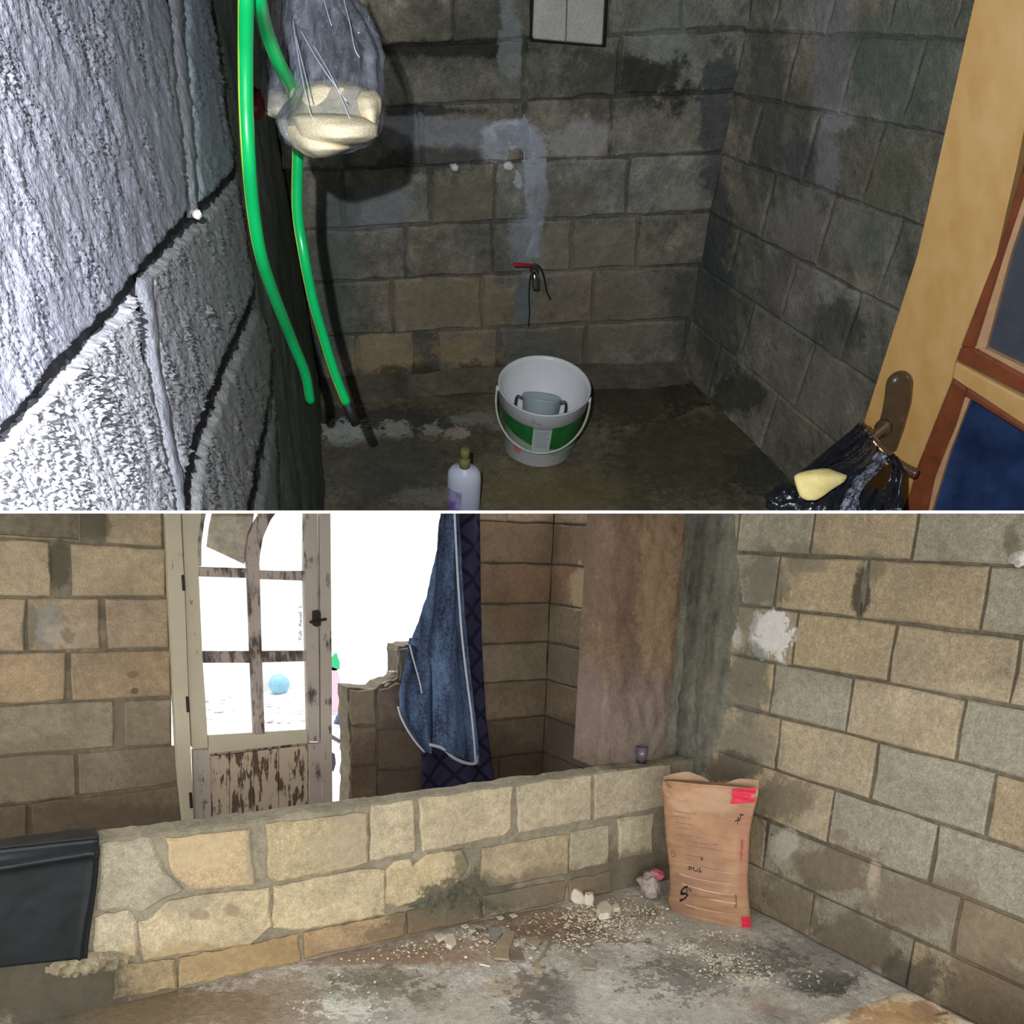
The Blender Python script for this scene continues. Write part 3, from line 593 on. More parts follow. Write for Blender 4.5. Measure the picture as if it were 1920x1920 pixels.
obj('cloth', sheet([(1196, 768, 812), (1240, 760, 812), (1300, 746, 812), (1330, 748, 812), (1352, 757, 812), (1375, 770, 812), (1412, 797, 813)], off(TP, -.035), 24, lambda u, v, *a: .018*math.sin(u*9+v*2)), m_towel, TW, 'l', smooth=True)
def hem(pts, pl, w=.007): return obj('hem', tube(bmesh.new(), spline([hit(x, y, pl) for x, y in pts], 6), w, 8), m_hem, TW, 'l', smooth=True)
hem([(852, 940), (854, 1000), (860, 1110), (866, 1190), (875, 1270), (884, 1340), (889, 1390), (892, 1430)], off(TP, .066), .0055)
hem([(806, 1396), (830, 1403), (850, 1420), (872, 1430), (892, 1431), (894, 1418)], off(TP, .050), .008)
hem([(746, 1325), (752, 1345), (765, 1370), (780, 1392), (796, 1410)], off(TP, -.01), .005)
hem([(768, 1208), (776, 1240), (786, 1275), (791, 1300)], off(TP, -.004), .004)
# rail the cloths hang from, above the frame behind the board edge
# ---- sack
def sack():
    A, B = hit(1250, 1702, FP), hit(1400, 1735, FP); dx = nrm(B-A); n = nrm(np.cross(dx, [0, 0, 1.0]));
    if n.dot(EYE-A) < 0: n = -n
    lean = nrm(n+np.array([0, 0, .02])); return (A, lean), dx, n
SP, sdx, sn = sack()
srows = [(1470, 1243, 1421), (1490, 1243, 1420), (1520, 1244, 1412), (1550, 1246, 1406), (1590, 1249, 1404), (1640, 1255, 1402), (1680, 1256, 1404), (1700, 1252, 1406), (1716, 1256, 1408), (1730, 1262, 1408)]
def srow(v):
    y = 1470+260*v; t = max(0, min(1, (v-.8)/.2))
    return y, interp(y, [r[0] for r in srows], [r[1] for r in srows]), interp(y, [r[0] for r in srows], [r[2] for r in srows])
def spt(u, v, lift=0):
    """u 0..1 across the front, v 0..1 top to bottom of the sack's front"""
    y, xl, xr = srow(v); p = hit(xl+(xr-xl)*u, y+(u-.5)*(14+16*v), SP)
    b = .045*math.sin(math.pi*min(1, max(0, u)))**.7*min(1, .35+v*1.3)*(1 if v < .93 else .8)
    w = .004*N3(p*np.array([.6, .6, 4.0]), 14)*2+.004*math.sin(v*60+3*N3(p, 8))*max(0, min(1, (v-.45)*3))*math.sin(math.pi*min(1, max(0, u)))
    crease = -.012*math.exp(-((v-.02-.55*u)/.03)**2)*max(0, 1-u*1.9)
    return p+SP[1]*(b+w+crease+lift)
bm = bmesh.new(); nu, nv, D = 40, 70, .13; rings = []
for i in range(nv+1):
    v = i/nv; fr = [spt(j/nu, v) for j in range(nu+1)]; y, xl, xr = srow(v)
    dd = D*(.25+.75*min(1, v*2.2)); L_, R_ = fr[0], fr[-1]; bkp = []
    for j in range(1, nu):
        s = 1-j/nu; p = L_+(R_-L_)*s-SP[1]*dd*math.sin(math.pi*s)**.35; bkp.append(p)
    rings.append([bm.verts.new(V3(p)) for p in fr+bkp])
for a, b in zip(rings, rings[1:]):
    k = len(a)
    for j in range(k): bm.faces.new((a[j], b[j], b[(j+1) % k], a[(j+1) % k]))
bm.faces.new(rings[-1])
m = NT('brown_kraft_paper'); n1 = m.noise(7, 5); n2 = m.noise(60, 5, .6, sx=(1, 1, 3))
c = m.mix(m.rng(n1, .35, .65, 0, 1), C(188, 148, 114), C(164, 126, 96)); 
for s_ in [st(SP, 1320, 1620, 50, 50, C(160, 122, 100), .5), st(SP, 1275, 1690, 30, 60, C(150, 116, 96), .6), st(SP, 1395, 1590, 14, 90, C(176, 120, 104), .5), st(SP, 1320, 1500, 70, 24, C(206, 170, 140), .5)]:
    g = m.n('ShaderNodeGroup'); g.node_tree = STAIN; m.L.new(c, g.inputs['Color']); m.L.new(m.noise(9, out=1), g.inputs['Noise'])
    for nme, v_ in zip(('C', 'W1', 'W2', 'Tint', 'Strength', 'Edge', 'Soft'), s_): g.inputs[nme].default_value = tuple(v_) if hasattr(v_, '__len__') else v_
    c = g.outputs[0]
m.L.new(c, m.b.inputs['Base Color']); m.b.inputs['Roughness'].default_value = .55; m.L.new(m.bump(n2, .004), m.b.inputs['Normal']); m_kraft = m.m
SK = thing('cement_sack', (hit(1325, 1715, FP)+np.array([.03, .03, 0])), 'open brown paper cement sack standing in the corner against the block wall', 'sack')
obj('paper_bag', bm, m_kraft, SK, 'l', smooth=True)
# open mouth: back lip rising above the front lip
lipp = off(SP, -.05)
def mouth(pts, base, pl, d0): 
    bm = bmesh.new(); t = [hit(x, y, pl) for x, y in pts]; b = [hit(x, y, d0) for x, y in base]
    n = 24; T = [np.array([np.interp(k/n, np.linspace(0, 1, len(t)), [q[a] for q in t]) for a in range(3)]) for k in range(n+1)]
    Bq = [np.array([np.interp(k/n, np.linspace(0, 1, len(b)), [q[a] for q in b]) for a in range(3)]) for k in range(n+1)]
    rr = []
    for s in range(6):
        w = s/5; rr.append([bm.verts.new(V3(Bq[k]*(1-w)+T[k]*w+SP[1]*.006*math.sin(k*.9+s))) for k in range(n+1)])
    for a, b2 in zip(rr, rr[1:]):
        for k in range(n): bm.faces.new((a[k], a[k+1], b2[k+1], b2[k]))
    return bm
m_kin = plain('kraft_inside', C(176, 146, 118), .7, .2, bumpd=.003)
o = obj('back_lip', mouth([(1243, 1457), (1262, 1450), (1290, 1447), (1320, 1456), (1340, 1474), (1352, 1470), (1385, 1460), (1424, 1462)], [(1245, 1495), (1330, 1500), (1420, 1500)], lipp, lipp), m_kin, SK, 'l', smooth=True)
o = obj('front_lip', mouth([(1243, 1464), (1258, 1478), (1285, 1470), (1320, 1474), (1375, 1480), (1422, 1475)], [(1243, 1482), (1258, 1500), (1300, 1500), (1375, 1500), (1421, 1494)], off(SP, .012), off(SP, .016)), m_kraft, SK, 'l', smooth=True)
m_red = plain('red_print', C(214, 48, 72), .5, .3, bumpd=.001)
def decal(name, u0, u1, v0, v1, mat, lift=.0012, n=10, skew=0):
    bm = bmesh.new(); g = [[bm.verts.new(V3(spt(u0+(u1-u0)*i/n, v0+(v1-v0)*j/n+skew*i/n, lift))) for i in range(n+1)] for j in range(n+1)]
    for j in range(n):
        for i in range(n): bm.faces.new((g[j][i], g[j+1][i], g[j+1][i+1], g[j][i+1]))
    return obj(name, bm, mat, SK, 'l', smooth=True)
decal('red_corner_print', .745, .985, .012, .115, m_red, .011, skew=-.02, n=16)
decal('red_corner_print', .90, 1.0, .90, .985, m_red, .004)
decal('faded_red_stripe', .91, .935, .36, .50, plain('faded_red', C(178, 86, 80), .7), .003)
fade = plain('faded_ink', C(140, 104, 80), .7, .1)
ink = plain('black_ink', C(48, 40, 38), .7, .1)
def textmesh(s, size=1.0, shear=0):
    cu = bpy.data.curves.new('t', 'FONT'); cu.body = s; cu.size = size; cu.shear = shear; cu.offset = .012; to = bpy.data.objects.new('t', cu); col.objects.link(to)
    dg = bpy.context.evaluated_depsgraph_get(); me = bpy.data.meshes.new_from_object(to.evaluated_get(dg)); bpy.data.objects.remove(to)
    bm = bmesh.new(); bm.from_mesh(me); bpy.data.meshes.remove(me); return bm
def print_on_sack(s, uc, vc, w, h, name='printed_letters', flip=True, rot=0, mat=ink, shear=0):
    bm = textmesh(s, shear=shear); bmesh.ops.triangulate(bm, faces=bm.faces)
    xs = [v.co.x for v in bm.verts]; ys = [v.co.y for v in bm.verts]; cx, cy = (min(xs)+max(xs))/2, (min(ys)+max(ys))/2; sx, sy = max(xs)-min(xs), max(ys)-min(ys)
    for v in bm.verts:
        a, b = (v.co.x-cx)/sx, (v.co.y-cy)/sy
        if flip: a, b = -a, -b
        a, b = a*math.cos(rot)*w-b*math.sin(rot)*h, a*math.sin(rot)*w+b*math.cos(rot)*h
        v.co = V3(spt(uc+a, vc-b, .0016))
    return obj(name, bm, mat, SK, 'l')
print_on_sack('TCHE', .36, .60, .18, .036)
print_on_sack('-----------', .36, .508, .2, .005, mat=fade); print_on_sack('B', .46, .515, .03, .022)
for k, (uc, vc, w) in enumerate([(.25, .215, .26), (.22, .25, .2), (.25, .29, .2), (.24, .33, .2), (.3, .375, .3), (.5, .41, .3), (.45, .44, .34)]): print_on_sack('-- --- ~~-'[:10-k % 3], uc, vc, w, .008, mat=fade)
print_on_sack('S', .21, .80, .15, .085, 'printed_emblem', rot=.5, shear=.2); print_on_sack('o5', .27, .765, .08, .025, 'printed_emblem')
print_on_sack('G', .09, .53, .06, .05, 'printed_emblem', mat=fade)
print_on_sack('OVG', .855, .79, .09, .022, rot=1.5); print_on_sack('VK', .86, .215, .10, .04, rot=.9)
# clear tape strips catching light low on the sack
m_tape = plain('clear_tape', C(214, 176, 146), .15, .8)
for v0 in (.58, .66, .73, .79, .87): decal('tape_strip', .15+.1*rnd.random(), .85, v0, v0+.006, m_tape, .002, skew=.015)
# crumpled pink and white plastic beside the sack
def crumple(c, s, seed, sub=4, amp=.35, sq=1):
    bm = bmesh.new(); bmesh.ops.create_icosphere(bm, subdivisions=sub, radius=1)
    for v in bm.verts:
        q = v.co.copy(); k = 1+amp*noise.fractal(q*1.6+Vector((seed, 0, 0)), 1, 2, 4)+.12*abs(noise.noise(q*6+Vector((0, seed, 0))))
        v.co = Vector((c[0]+q.x*k*s[0], c[1]+q.y*k*s[1], c[2]+max(q.z*k, -.85)*s[2]))
    return bm
m_film = plain('milky_plastic', C(170, 158, 148), .3, .5, bumpd=.01, bs=30); m_pink = plain('pink_plastic', C(196, 110, 118), .35, .5, bumpd=.01, bs=30)
PB = thing('crumpled_bag', hit(1228, 1672, FP), 'crumpled translucent plastic bag with pink top between low wall and sack', 'plastic bag')
c0 = hit(1222, 1682, FP)
obj('bag_body', crumple(c0+np.array([0, .02, .045]), (.045, .05, .055), 3), m_film, PB, 'l', smooth=True); obj('bag_top', crumple(c0+np.array([.03, .02, .09]), (.04, .035, .022), 8), m_pink, PB, 'l', smooth=True)
# cup on the low wall
cpt = hit(1212, 1434, (np.array([0, 0, ZT]), np.array([0, 0, 1.0])));
m_cup = plain('smoky_plastic', C(120, 108, 122), .2, .6, trans=.35)
cc = np.array([cpt[0], 2.715, ZT+.002]); CU = thing('drinking_cup', cc, 'small smoky tumbler standing on the low wall at the pillar foot', 'cup')
obj('cup_body', lathe(bmesh.new(), cc, (0, 0, 1), [(.001, 0), (.019, 0), (.026, .07), (.0245, .07), (.018, .006), (.001, .006)], 24, cap0=False, cap1=False), m_cup, CU, 'l', smooth=True)
obj('cup_base', lathe(bmesh.new(), cc, (0, 0, 1), [(.0205, -.001), (.0215, .012)], 20), plain('dark_base', C(40, 34, 38), .4), CU, 'l', smooth=True)

# ---- black sheet over the low wall
m_blk = plain('black_plastic_film', C(24, 29, 32), .45, .35, bumpd=.001, bs=9, vary=.3)
bm = bmesh.new(); nu, nv = 60, 60; g = []
for i in range(nv+1):
    row = []
    for j in range(nu+1):
        u, v = j/nu, i/nv
        if v < .12:
            w = v/.12; xl, yl, xr, yr = -70, 1594, 186, 1566; p = hit(xl+(xr-xl)*u, yl+(yr-yl)*u, LW); p = p+np.array([0, .085*(1-w), ZT+.022-p[2]-.0*w])
            p[2] += .006*N3(p, 14)
        else:
            w = (v-.12)/.88; xl = -70; xr = 186-18*w+4*math.sin(w*5); yl = 1592+228*w; yr = 1566+232*w
            p = hit(xl+(xr-xl)*u, yl+(yr-yl)*u, off(LW, .026)); rg = .020*math.exp(-((w-.13-.06*(1-u))/.035)**2)-.012*math.exp(-((w-.05)/.03)**2)
            rg += .014*math.exp(-((u-.955+.02*w)/.014)**2)*min(1, w*4)+.007*N3(p, 3.5)+.001*N3(p, 30)
            p = p+LW[1]*rg
        row.append(bm.verts.new(V3(p)))
    g.append(row)
for i in range(nv):
    for j in range(nu): bm.faces.new((g[i][j], g[i+1][j], g[i+1][j+1], g[i][j+1]))
BS = obj('plastic_sheet', bm, m_blk, None, 'l', smooth=True); tag(BS, 'black plastic sheet draped over the left end of the low wall', 'plastic sheet')
sm = BS.modifiers.new('s', 'SOLIDIFY'); sm.thickness = .002

# ---- stone at the lower right
zt = .20; TPs = (np.array([0, 0, zt]), np.array([0, 0, 1.0]))
q1 = hit(1700, 1848, TPs); print('stone corner', q1)
bm = bmesh.new(); nx = 60
x1, y1 = q1[0], q1[1]; x0, y0 = x1-.8, y1-.8
gs = {}
for i in range(nx+1):
    for j in range(nx+1):
        u, v = i/nx, j/nx; x, y = x0+(x1-x0)*u, y0+(y1-y0)*v; rr = .07; ex, ey = max(0, x-(x1-rr)), max(0, y-(y1-rr)); q = math.hypot(ex, ey)
        if q > rr: x, y = x1-rr+ex/q*rr, y1-rr+ey/q*rr; q = rr
        ed = min(x1-x, y1-y) if (ex == 0 or ey == 0) else rr-q
        z = zt-.02*max(0, 1-ed/.02)**2+.006*fbm((x, y, 0), 14, 4)
        x += .006*N3((x, y, 5), 25); y += .006*N3((x, y, 9), 25); gs[(i, j)] = bm.verts.new((x, y, z))
for i in range(nx):
    for j in range(nx): bm.faces.new((gs[(i, j)], gs[(i+1, j)], gs[(i+1, j+1)], gs[(i, j+1)]))
ring = [gs[(i, nx)] for i in range(nx+1)]+[gs[(nx, j)] for j in range(nx-1, -1, -1)]+[gs[(i, 0)] for i in range(nx-1, -1, -1)]+[gs[(0, j)] for j in range(1, nx)]
bt = [bm.verts.new((v.co.x, v.co.y, 0)) for v in ring]
for k in range(len(ring)): bm.faces.new((ring[k], ring[(k+1) % len(ring)], bt[(k+1) % len(ring)], bt[k]))
bm.faces.new(bt)
m_stone = concrete('cream_stone', C(214, 200, 176), 2, .2, C(196, 176, 146), .5, .004, stains=[st(TPs, 1680, 1905, 90, 30, C(176, 140, 96), .85, 1.4, .2), st(TPs, 1740, 1895, 30, 20, C(150, 120, 96), .7, 1.6), st(TPs, 1600, 1900, 14, 10, C(140, 116, 92), .7, 1.5), st(TPs, 1765, 1900, 12, 3, C(110, 92, 76), .8), st(TPs, 1752, 1872, 6, 2.5, C(110, 96, 80), .8)])
ST = obj('stone_slab', bm, m_stone, None, 'l', smooth=True); tag(ST, 'cream limestone block lying on the floor at the lower right edge', 'stone')

# ---- litter on the floor
m_plas = concrete('plaster_chip', C(226, 216, 194), 4, .2, C(200, 188, 164), .4, .002); m_chipg = concrete('grey_chip', C(160, 158, 152), 4, .2, bumpd=.002); m_tan = concrete('tan_board_chip', C(182, 164, 138), 4, .15, bumpd=.002)
r5 = random.Random(11)
def upright(name, poly, th, mat, label, cat='rubble', pl=None, group=None):
    base = hit(poly[0][0], poly[0][1], FP); n_ = nrm(np.array([EYE[0]-base[0], EYE[1]-base[1], 0])); pl = (base, n_) if pl is None else pl
    o = obj(name, bevel(pixprism(poly, pl, th), min(.004, th*.2)), mat, None, 'l'); return tag(o, label, cat, group)
upright('plaster_chunk', [(1074, 1692), (1092, 1704), (1100, 1690), (1092, 1676), (1084, 1671), (1076, 1667), (1071, 1676), (1070, 1688)], .03, m_plas, 'tallest pointed cream plaster chunk against the low wall', 'plaster chunk')
upright('plaster_chunk', [(1096, 1698), (1112, 1700), (1114, 1684), (1110, 1676), (1104, 1680), (1097, 1676), (1096, 1684)], .03, m_plas, 'notched cream plaster chunk just right of the pointed one', 'plaster chunk')
def flat(name, poly, th, mat, label, cat, tilt=None):
    o = obj(name, bevel(pixprism(poly, (np.array([0, 0, th+.003]), np.array([0, 0, 1.0])), th), th*.2), mat, None, 'l'); return tag(o, label, cat)
flat('plaster_chunk', [(1118, 1704), (1124, 1690), (1138, 1686), (1150, 1700), (1144, 1712), (1124, 1714)], .03, m_plas, 'broad flat-lying cream plaster chunk right of the notched one', 'plaster chunk')
flat('plaster_chunk', [(1146, 1696), (1160, 1692), (1164, 1702), (1150, 1704)], .02, m_plas, 'small rounded plaster chunk, rightmost of the heap by the low wall', 'plaster chunk')
flat('plaster_chunk', [(832, 1752), (850, 1748), (856, 1764), (846, 1774), (836, 1770)], .018, m_plas, 'pale plaster chunk at the left end of the litter patch', 'plaster chunk')
flat('plaster_chunk', [(815, 1752), (828, 1748), (836, 1756), (822, 1762)], .015, m_plas, 'small plaster chunk at the wall foot left of the litter', 'plaster chunk')
flat('board_scrap', [(930, 1766), (952, 1742), (966, 1748), (962, 1762), (954, 1778), (955, 1798), (926, 1796), (930, 1778)], .008, m_tan, 'tan folded board scrap in the middle of the litter', 'scrap')
flat('board_scrap', [(915, 1738), (938, 1738), (942, 1748), (930, 1764), (918, 1758)], .006, m_chipg, 'blue-grey torn scrap above the tan board scrap', 'scrap')
flat('board_scrap', [(981, 1756), (1004, 1756), (1014, 1764), (1008, 1776), (990, 1768)], .006, m_tan, 'pale curved scrap right of the tan board scrap', 'scrap')
flat('board_scrap', [(955, 1786), (975, 1776), (985, 1800), (960, 1800)], .006, concrete('brown_scrap', C(142, 126, 112), 4, .2), 'brownish grey scrap below the pale curved scrap', 'scrap')
flat('tile_piece', [(1092, 1794), (1116, 1796), (1117, 1815), (1092, 1813)], .008, concrete('pale_tile', C(176, 164, 148), 4, .12), 'small square pale tile piece lying alone on the floor', 'tile')
for (x, y, w, lab) in [(872, 1736, 9, 'white curled paper bit at the upper left of the litter'), (886, 1744, 7, 'grey bit of wire-like scrap above the tan scrap'), (962, 1716, 8, 'small white chip between litter and low wall'), (938, 1720, 8, 'pale sliver under the low wall above the litter'), (968, 1770, 6, 'white paper bit right of the tan board scrap'), (1000, 1776, 6, 'small white paper bit under the curved scrap'), (912, 1764, 6, 'white chip left of the tan board scrap')]:
    flat('paper_bit', densify([(x-w, y-2), (x+w*.4, y-w*.5), (x+w, y+1), (x, y+w*.5)], 5, 1), .006, m_plas, lab, 'scrap')
o = obj('straw', tube(bmesh.new(), [hit(x, y, (np.array([0, 0, .008]), np.array([0, 0, 1.0]))) for x, y in ((899, 1808), (919, 1812))], .003, 8), plain('white_stick', C(232, 226, 212), .6), None, 'l'); tag(o, 'short white stick lying left in the litter', 'stick')
o = obj('wood_splinter', tube(bmesh.new(), spline([hit(x, y, (np.array([0, 0, .01+z]), np.array([0, 0, 1.0]))) for x, y, z in ((997, 1812, 0), (1012, 1798, .01), (1026, 1776, .02), (1033, 1756, .01))], 5), [.002]+[.006]*14+[.002], 6), plain('grey_wood', C(140, 128, 108), .9), None, 'l'); tag(o, 'long thin grey wood splinter standing off the floor right of the scraps', 'stick')
flat('plaster_chunk', [(1000, 1812), (1006, 1804), (1012, 1806), (1018, 1820), (1012, 1823)], .012, m_tan, 'pinkish chip at the foot of the wood splinter', 'plaster chunk')
# countable small pebbles of plaster, then crumbs nobody could count
proto = None
for k in range(46):
    reg = r5.choice([(1080, 1170, 1700, 1745), (860, 1010, 1740, 1800), (1190, 1290, 1660, 1740), (1150, 1260, 1690, 1760), (1330, 1420, 1740, 1860), (1060, 1140, 1700, 1775)])
    p = hit(r5.uniform(*reg[:2]), r5.uniform(*reg[2:]), FP); s = r5.uniform(.005, .011)
    if proto is None:
        bm = bmesh.new(); chunk(bm, (0, 0, 0), (1, .8, .6), r5); proto = obj('plaster_pebble', bm, m_plas, None, None, origin=(0, 0, -.36)); o = proto
    else: o = proto.copy(); col.objects.link(o)
    o.location = V3(p+np.array([0, 0, .001])); o.scale = (s*r5.uniform(.8, 1.4), s, s*r5.uniform(.6, 1)); o.rotation_euler = (0, 0, r5.uniform(0, 6.3))
    tag(o, 'tiny cream plaster pebble strewn on the cement floor', 'pebble', 'plaster pebbles strewn on the lower floor')
bm = bmesh.new()
cl = [(1120, 1712, 40, 12, 520), (1150, 1730, 30, 16, 260), (1095, 1740, 40, 22, 260), (1080, 1762, 18, 10, 80), (950, 1762, 60, 16, 260), (835, 1760, 40, 10, 160), (740, 1782, 60, 8, 220), (1240, 1700, 24, 18, 120), (1215, 1730, 34, 16, 160), (1370, 1803, 36, 16, 320), (1400, 1835, 30, 12, 160), (1290, 1778, 26, 8, 120), (1360, 1752, 36, 6, 70), (1520, 1830, 24, 14, 60), (1180, 1672, 26, 5, 120), (1000, 1716, 60, 8, 160), (660, 1870, 50, 22, 90)]
for (cx_, cy_, sx_, sy_, n_) in cl:
    for k in range(n_):
        x, y = r5.gauss(cx_, sx_), r5.gauss(cy_, sy_)
        if 1245 < x < 1412 and y < 1712+(x-1245)*.32: continue
        if y < 1665-.226*(x-1193)+7: continue
        p = hit(x, y, FP); s = .0012+.0045*r5.random()**3
        chunk(bm, p+np.array([0, 0, s*.4]), (s*1.4, s, s*.7), r5)
o = obj('plaster_crumbs', bm, m_plas, None, 'l'); tag(o, 'scattered white plaster crumbs over the cement floor', 'crumbs', kind='stuff')

# ---- the yard outside the opening
m_yard = plain('pale_ground', C(236, 232, 228), .9, .1); m_ywall = concrete('whitewashed_blocks', C(240, 238, 238), 1, .06, C(220, 216, 216), .3, .002)  # whitish colours stand in for overexposure in the yard
bm = bmesh.new(); bmesh.ops.create_grid(bm, x_segments=60, y_segments=60, size=1)
for v in bm.verts: x, y = v.co.x*6+1.5, v.co.y*3.2+7.3; v.co = (x, y, -.02+.04*fbm((x, y, 0), 1.5, 4))
struct('floor', bm, m_yard, 'l', smooth=True, label='pale yard ground outside the opening')
bm = bmesh.new(); box(bm, (-3.5, 7.8, -.1), (6, 8.0, 3.4)); YW = struct('wall_outside', bm, m_ywall, 'l', label='white block wall across the yard')
YP = axp(1, 7.8)
for k in range(5):
    z0, z1 = .06+.30*k, .06+.30*(k+1)
    for i in range(7):
        xx = -1.2+.62*i+(.31 if k % 2 else 0); block(YW, [P(xx+.008, 7.8, z1-.008), P(xx+.61, 7.8, z1-.008), P(xx+.61, 7.8, z0), P(xx+.008, 7.8, z0)], YP, C(242, 240, 240), m_ywall, step=90, proud=.004)
# faint handwriting painted down the yard wall
bm = textmesh('Tub  Rauaf  L'); xs = [v.co.x for v in bm.verts]; w_ = max(xs)
YT = axp(1, 7.79)
for v in bm.verts:
    a, b = v.co.x/w_, v.co.y; v.co = V3(hit(566-b*9, 1202-a*68, YT))
o = obj('painted_writing', bm, plain('faint_grey_paint', C(120, 112, 122), .8), YW, 'l')
r6 = random.Random(5)
ball = hit(524, 1300, FP)
bm = bmesh.new(); bmesh.ops.create_uvsphere(bm, u_segments=24, v_segments=16, radius=.095, matrix=Matrix.Translation(V3(ball+np.array([0, 0, .085]))))
o = obj('blue_ball', bm, plain('sky_blue_plastic', C(122, 170, 192), .5), None, 'l', smooth=True); tag(o, 'pale blue ball lying in the yard seen through the lower right pane', 'ball')
for k in range(26):
    q_ = k//2; x, y = (388+(q_ % 4)*24+r6.uniform(-4, 4), 1290+(q_//4)*20+r6.uniform(-3, 3)) if k % 2 else (502+(q_ % 4)*21+r6.uniform(-3, 3), 1318+(q_//4)*17+r6.uniform(-3, 3)); p = hit(x, y, FP); s = r6.uniform(.018, .036); bm = bmesh.new(); chunk(bm, p, (s*1.6, s, s*.6), r6)
    o = obj('rubble_stone', bm, plain('pale_stone', C(196, 188, 196), .9, .1) if k == 0 else bpy.data.materials['pale_stone'], None, 'l'); tag(o, 'pale stone in the yard rubble seen through the lower panes', 'stone', 'yard rubble stones seen through the lower panes')
for (a, b, lab) in [((500, 1342), (570, 1298), 'long pale stick lying right of the blue ball in the yard'), ((500, 1312), (548, 1305), 'thin pale stick in front of the blue ball'), ((380, 1330), (440, 1305), 'thin pale stick in the yard seen through the lower left pane')]:
    o = obj('yard_stick', tube(bmesh.new(), [hit(*a, FP)+np.array([0, 0, .012]), hit(*b, FP)+np.array([0, 0, .03])], .008, 6), plain('pale_stick', C(200, 196, 204), .9), None, 'l'); tag(o, lab, 'stick')
def yard(name, poly, Y, mat, label, cat, th=.03):
    o = obj(name, pixprism(poly, axp(1, Y), th), mat, None, 'l'); tag(o, label, cat); return o
Yp = hit(632, 1336, FP)[1]
yard_pl = lambda n_, poly, Y, mat, label, cat, th=.03: tag(obj(n_, pixprism(poly, axp(1, Y), th), mat, None, 'l'), label, cat)
yard_pl('pink_cloth', [(620, 1250), (632, 1254), (642, 1290), (644, 1328), (634, 1337), (620, 1337)], Yp, plain('pale_pink_cloth', C(206, 172, 188), .9), 'pale pink cloth standing outside behind the door jamb', 'cloth', .06)
yard_pl('green_scrap', densify([(620, 1234), (632, 1224), (637, 1240), (637, 1254), (630, 1258), (620, 1256)], 5, 1), Yp, plain('green_film', C(40, 170, 110), .5), 'small green plastic scrap lying on top of the pink cloth outside', 'scrap')
Yr = hit(636, 1358, FP)[1]
yard_pl('blue_rag', densify([(632, 1350), (640, 1334), (646, 1336), (643, 1345), (640, 1359), (630, 1358)], 4, 1), Yr, plain('dark_blue_rag', C(46, 76, 104), .8), 'dark blue rag on the ground in the gap beside the door', 'rag', .05)
o = obj('dark_branch', tube(bmesh.new(), [hit(x, y, FP)+np.array([0, 0, .012]) for x, y in ((610, 1376), (626, 1386), (638, 1393))], .013, 6), plain('dark_wood', C(52, 44, 60), .8), None, 'l'); tag(o, 'short dark stick lying beside the door jamb outside', 'stick')
Yq = hit(622, 1444, FP)[1]
yard_pl('dark_pot', [(618, 1408), (628, 1414), (630, 1432), (626, 1445), (618, 1445)], Yq, plain('dark_purple', C(60, 48, 70), .7), 'dark rounded object outside low beside the door jamb', 'pot', .05)

# ================================================================== upper washroom (stands tilted above the board)
U2 = Wd(-nrm(camv(830, 2318)))                         # its own upright
BK = W(camv(1008, 815)*2.3)                            # middle of the bucket's foot
FLU = (BK, U2)
A0, A1 = hit(603, 725, FLU), hit(1271, 692, FLU)
bwn = nrm(np.cross(A1-A0, U2)); bwn = bwn if bwn.dot(EYE-A0) > 0 else -bwn
BWU = (A0, bwn)
def plane3(a, b, c):
    n = nrm(np.cross(b-a, c-a)); return (a, n if n.dot(EYE-a) > 0 else -n)
L1_, L2_ = hit(612, 957, FLU), hit(482, 5, BWU)
LF = plane3(A0, L1_, L2_)                              # far end of the left wall
K0, K1 = hit(400, 0, LF), hit(525, 957, LF)
LN = plane3(K0, K1, W(camv(0, 480)*.40))               # near stretch of the left wall
RT, RB = hit(1402, 8, BWU), hit(1500, 921, FLU)
RWU = plane3(A1, RB, RT)
print('upper dist', [round(float((EYE-p[0]).dot(p[1])), 3) for p in (FLU, BWU, LF, LN, RWU)])

def wallup(name, mat, poly, pl, label, th=.06, back=-.012):
    bm = pixprism(poly, off(pl, back), th); return struct(name, bm, mat, 'u', label=label)
WB_ = C(150, 146, 146); 
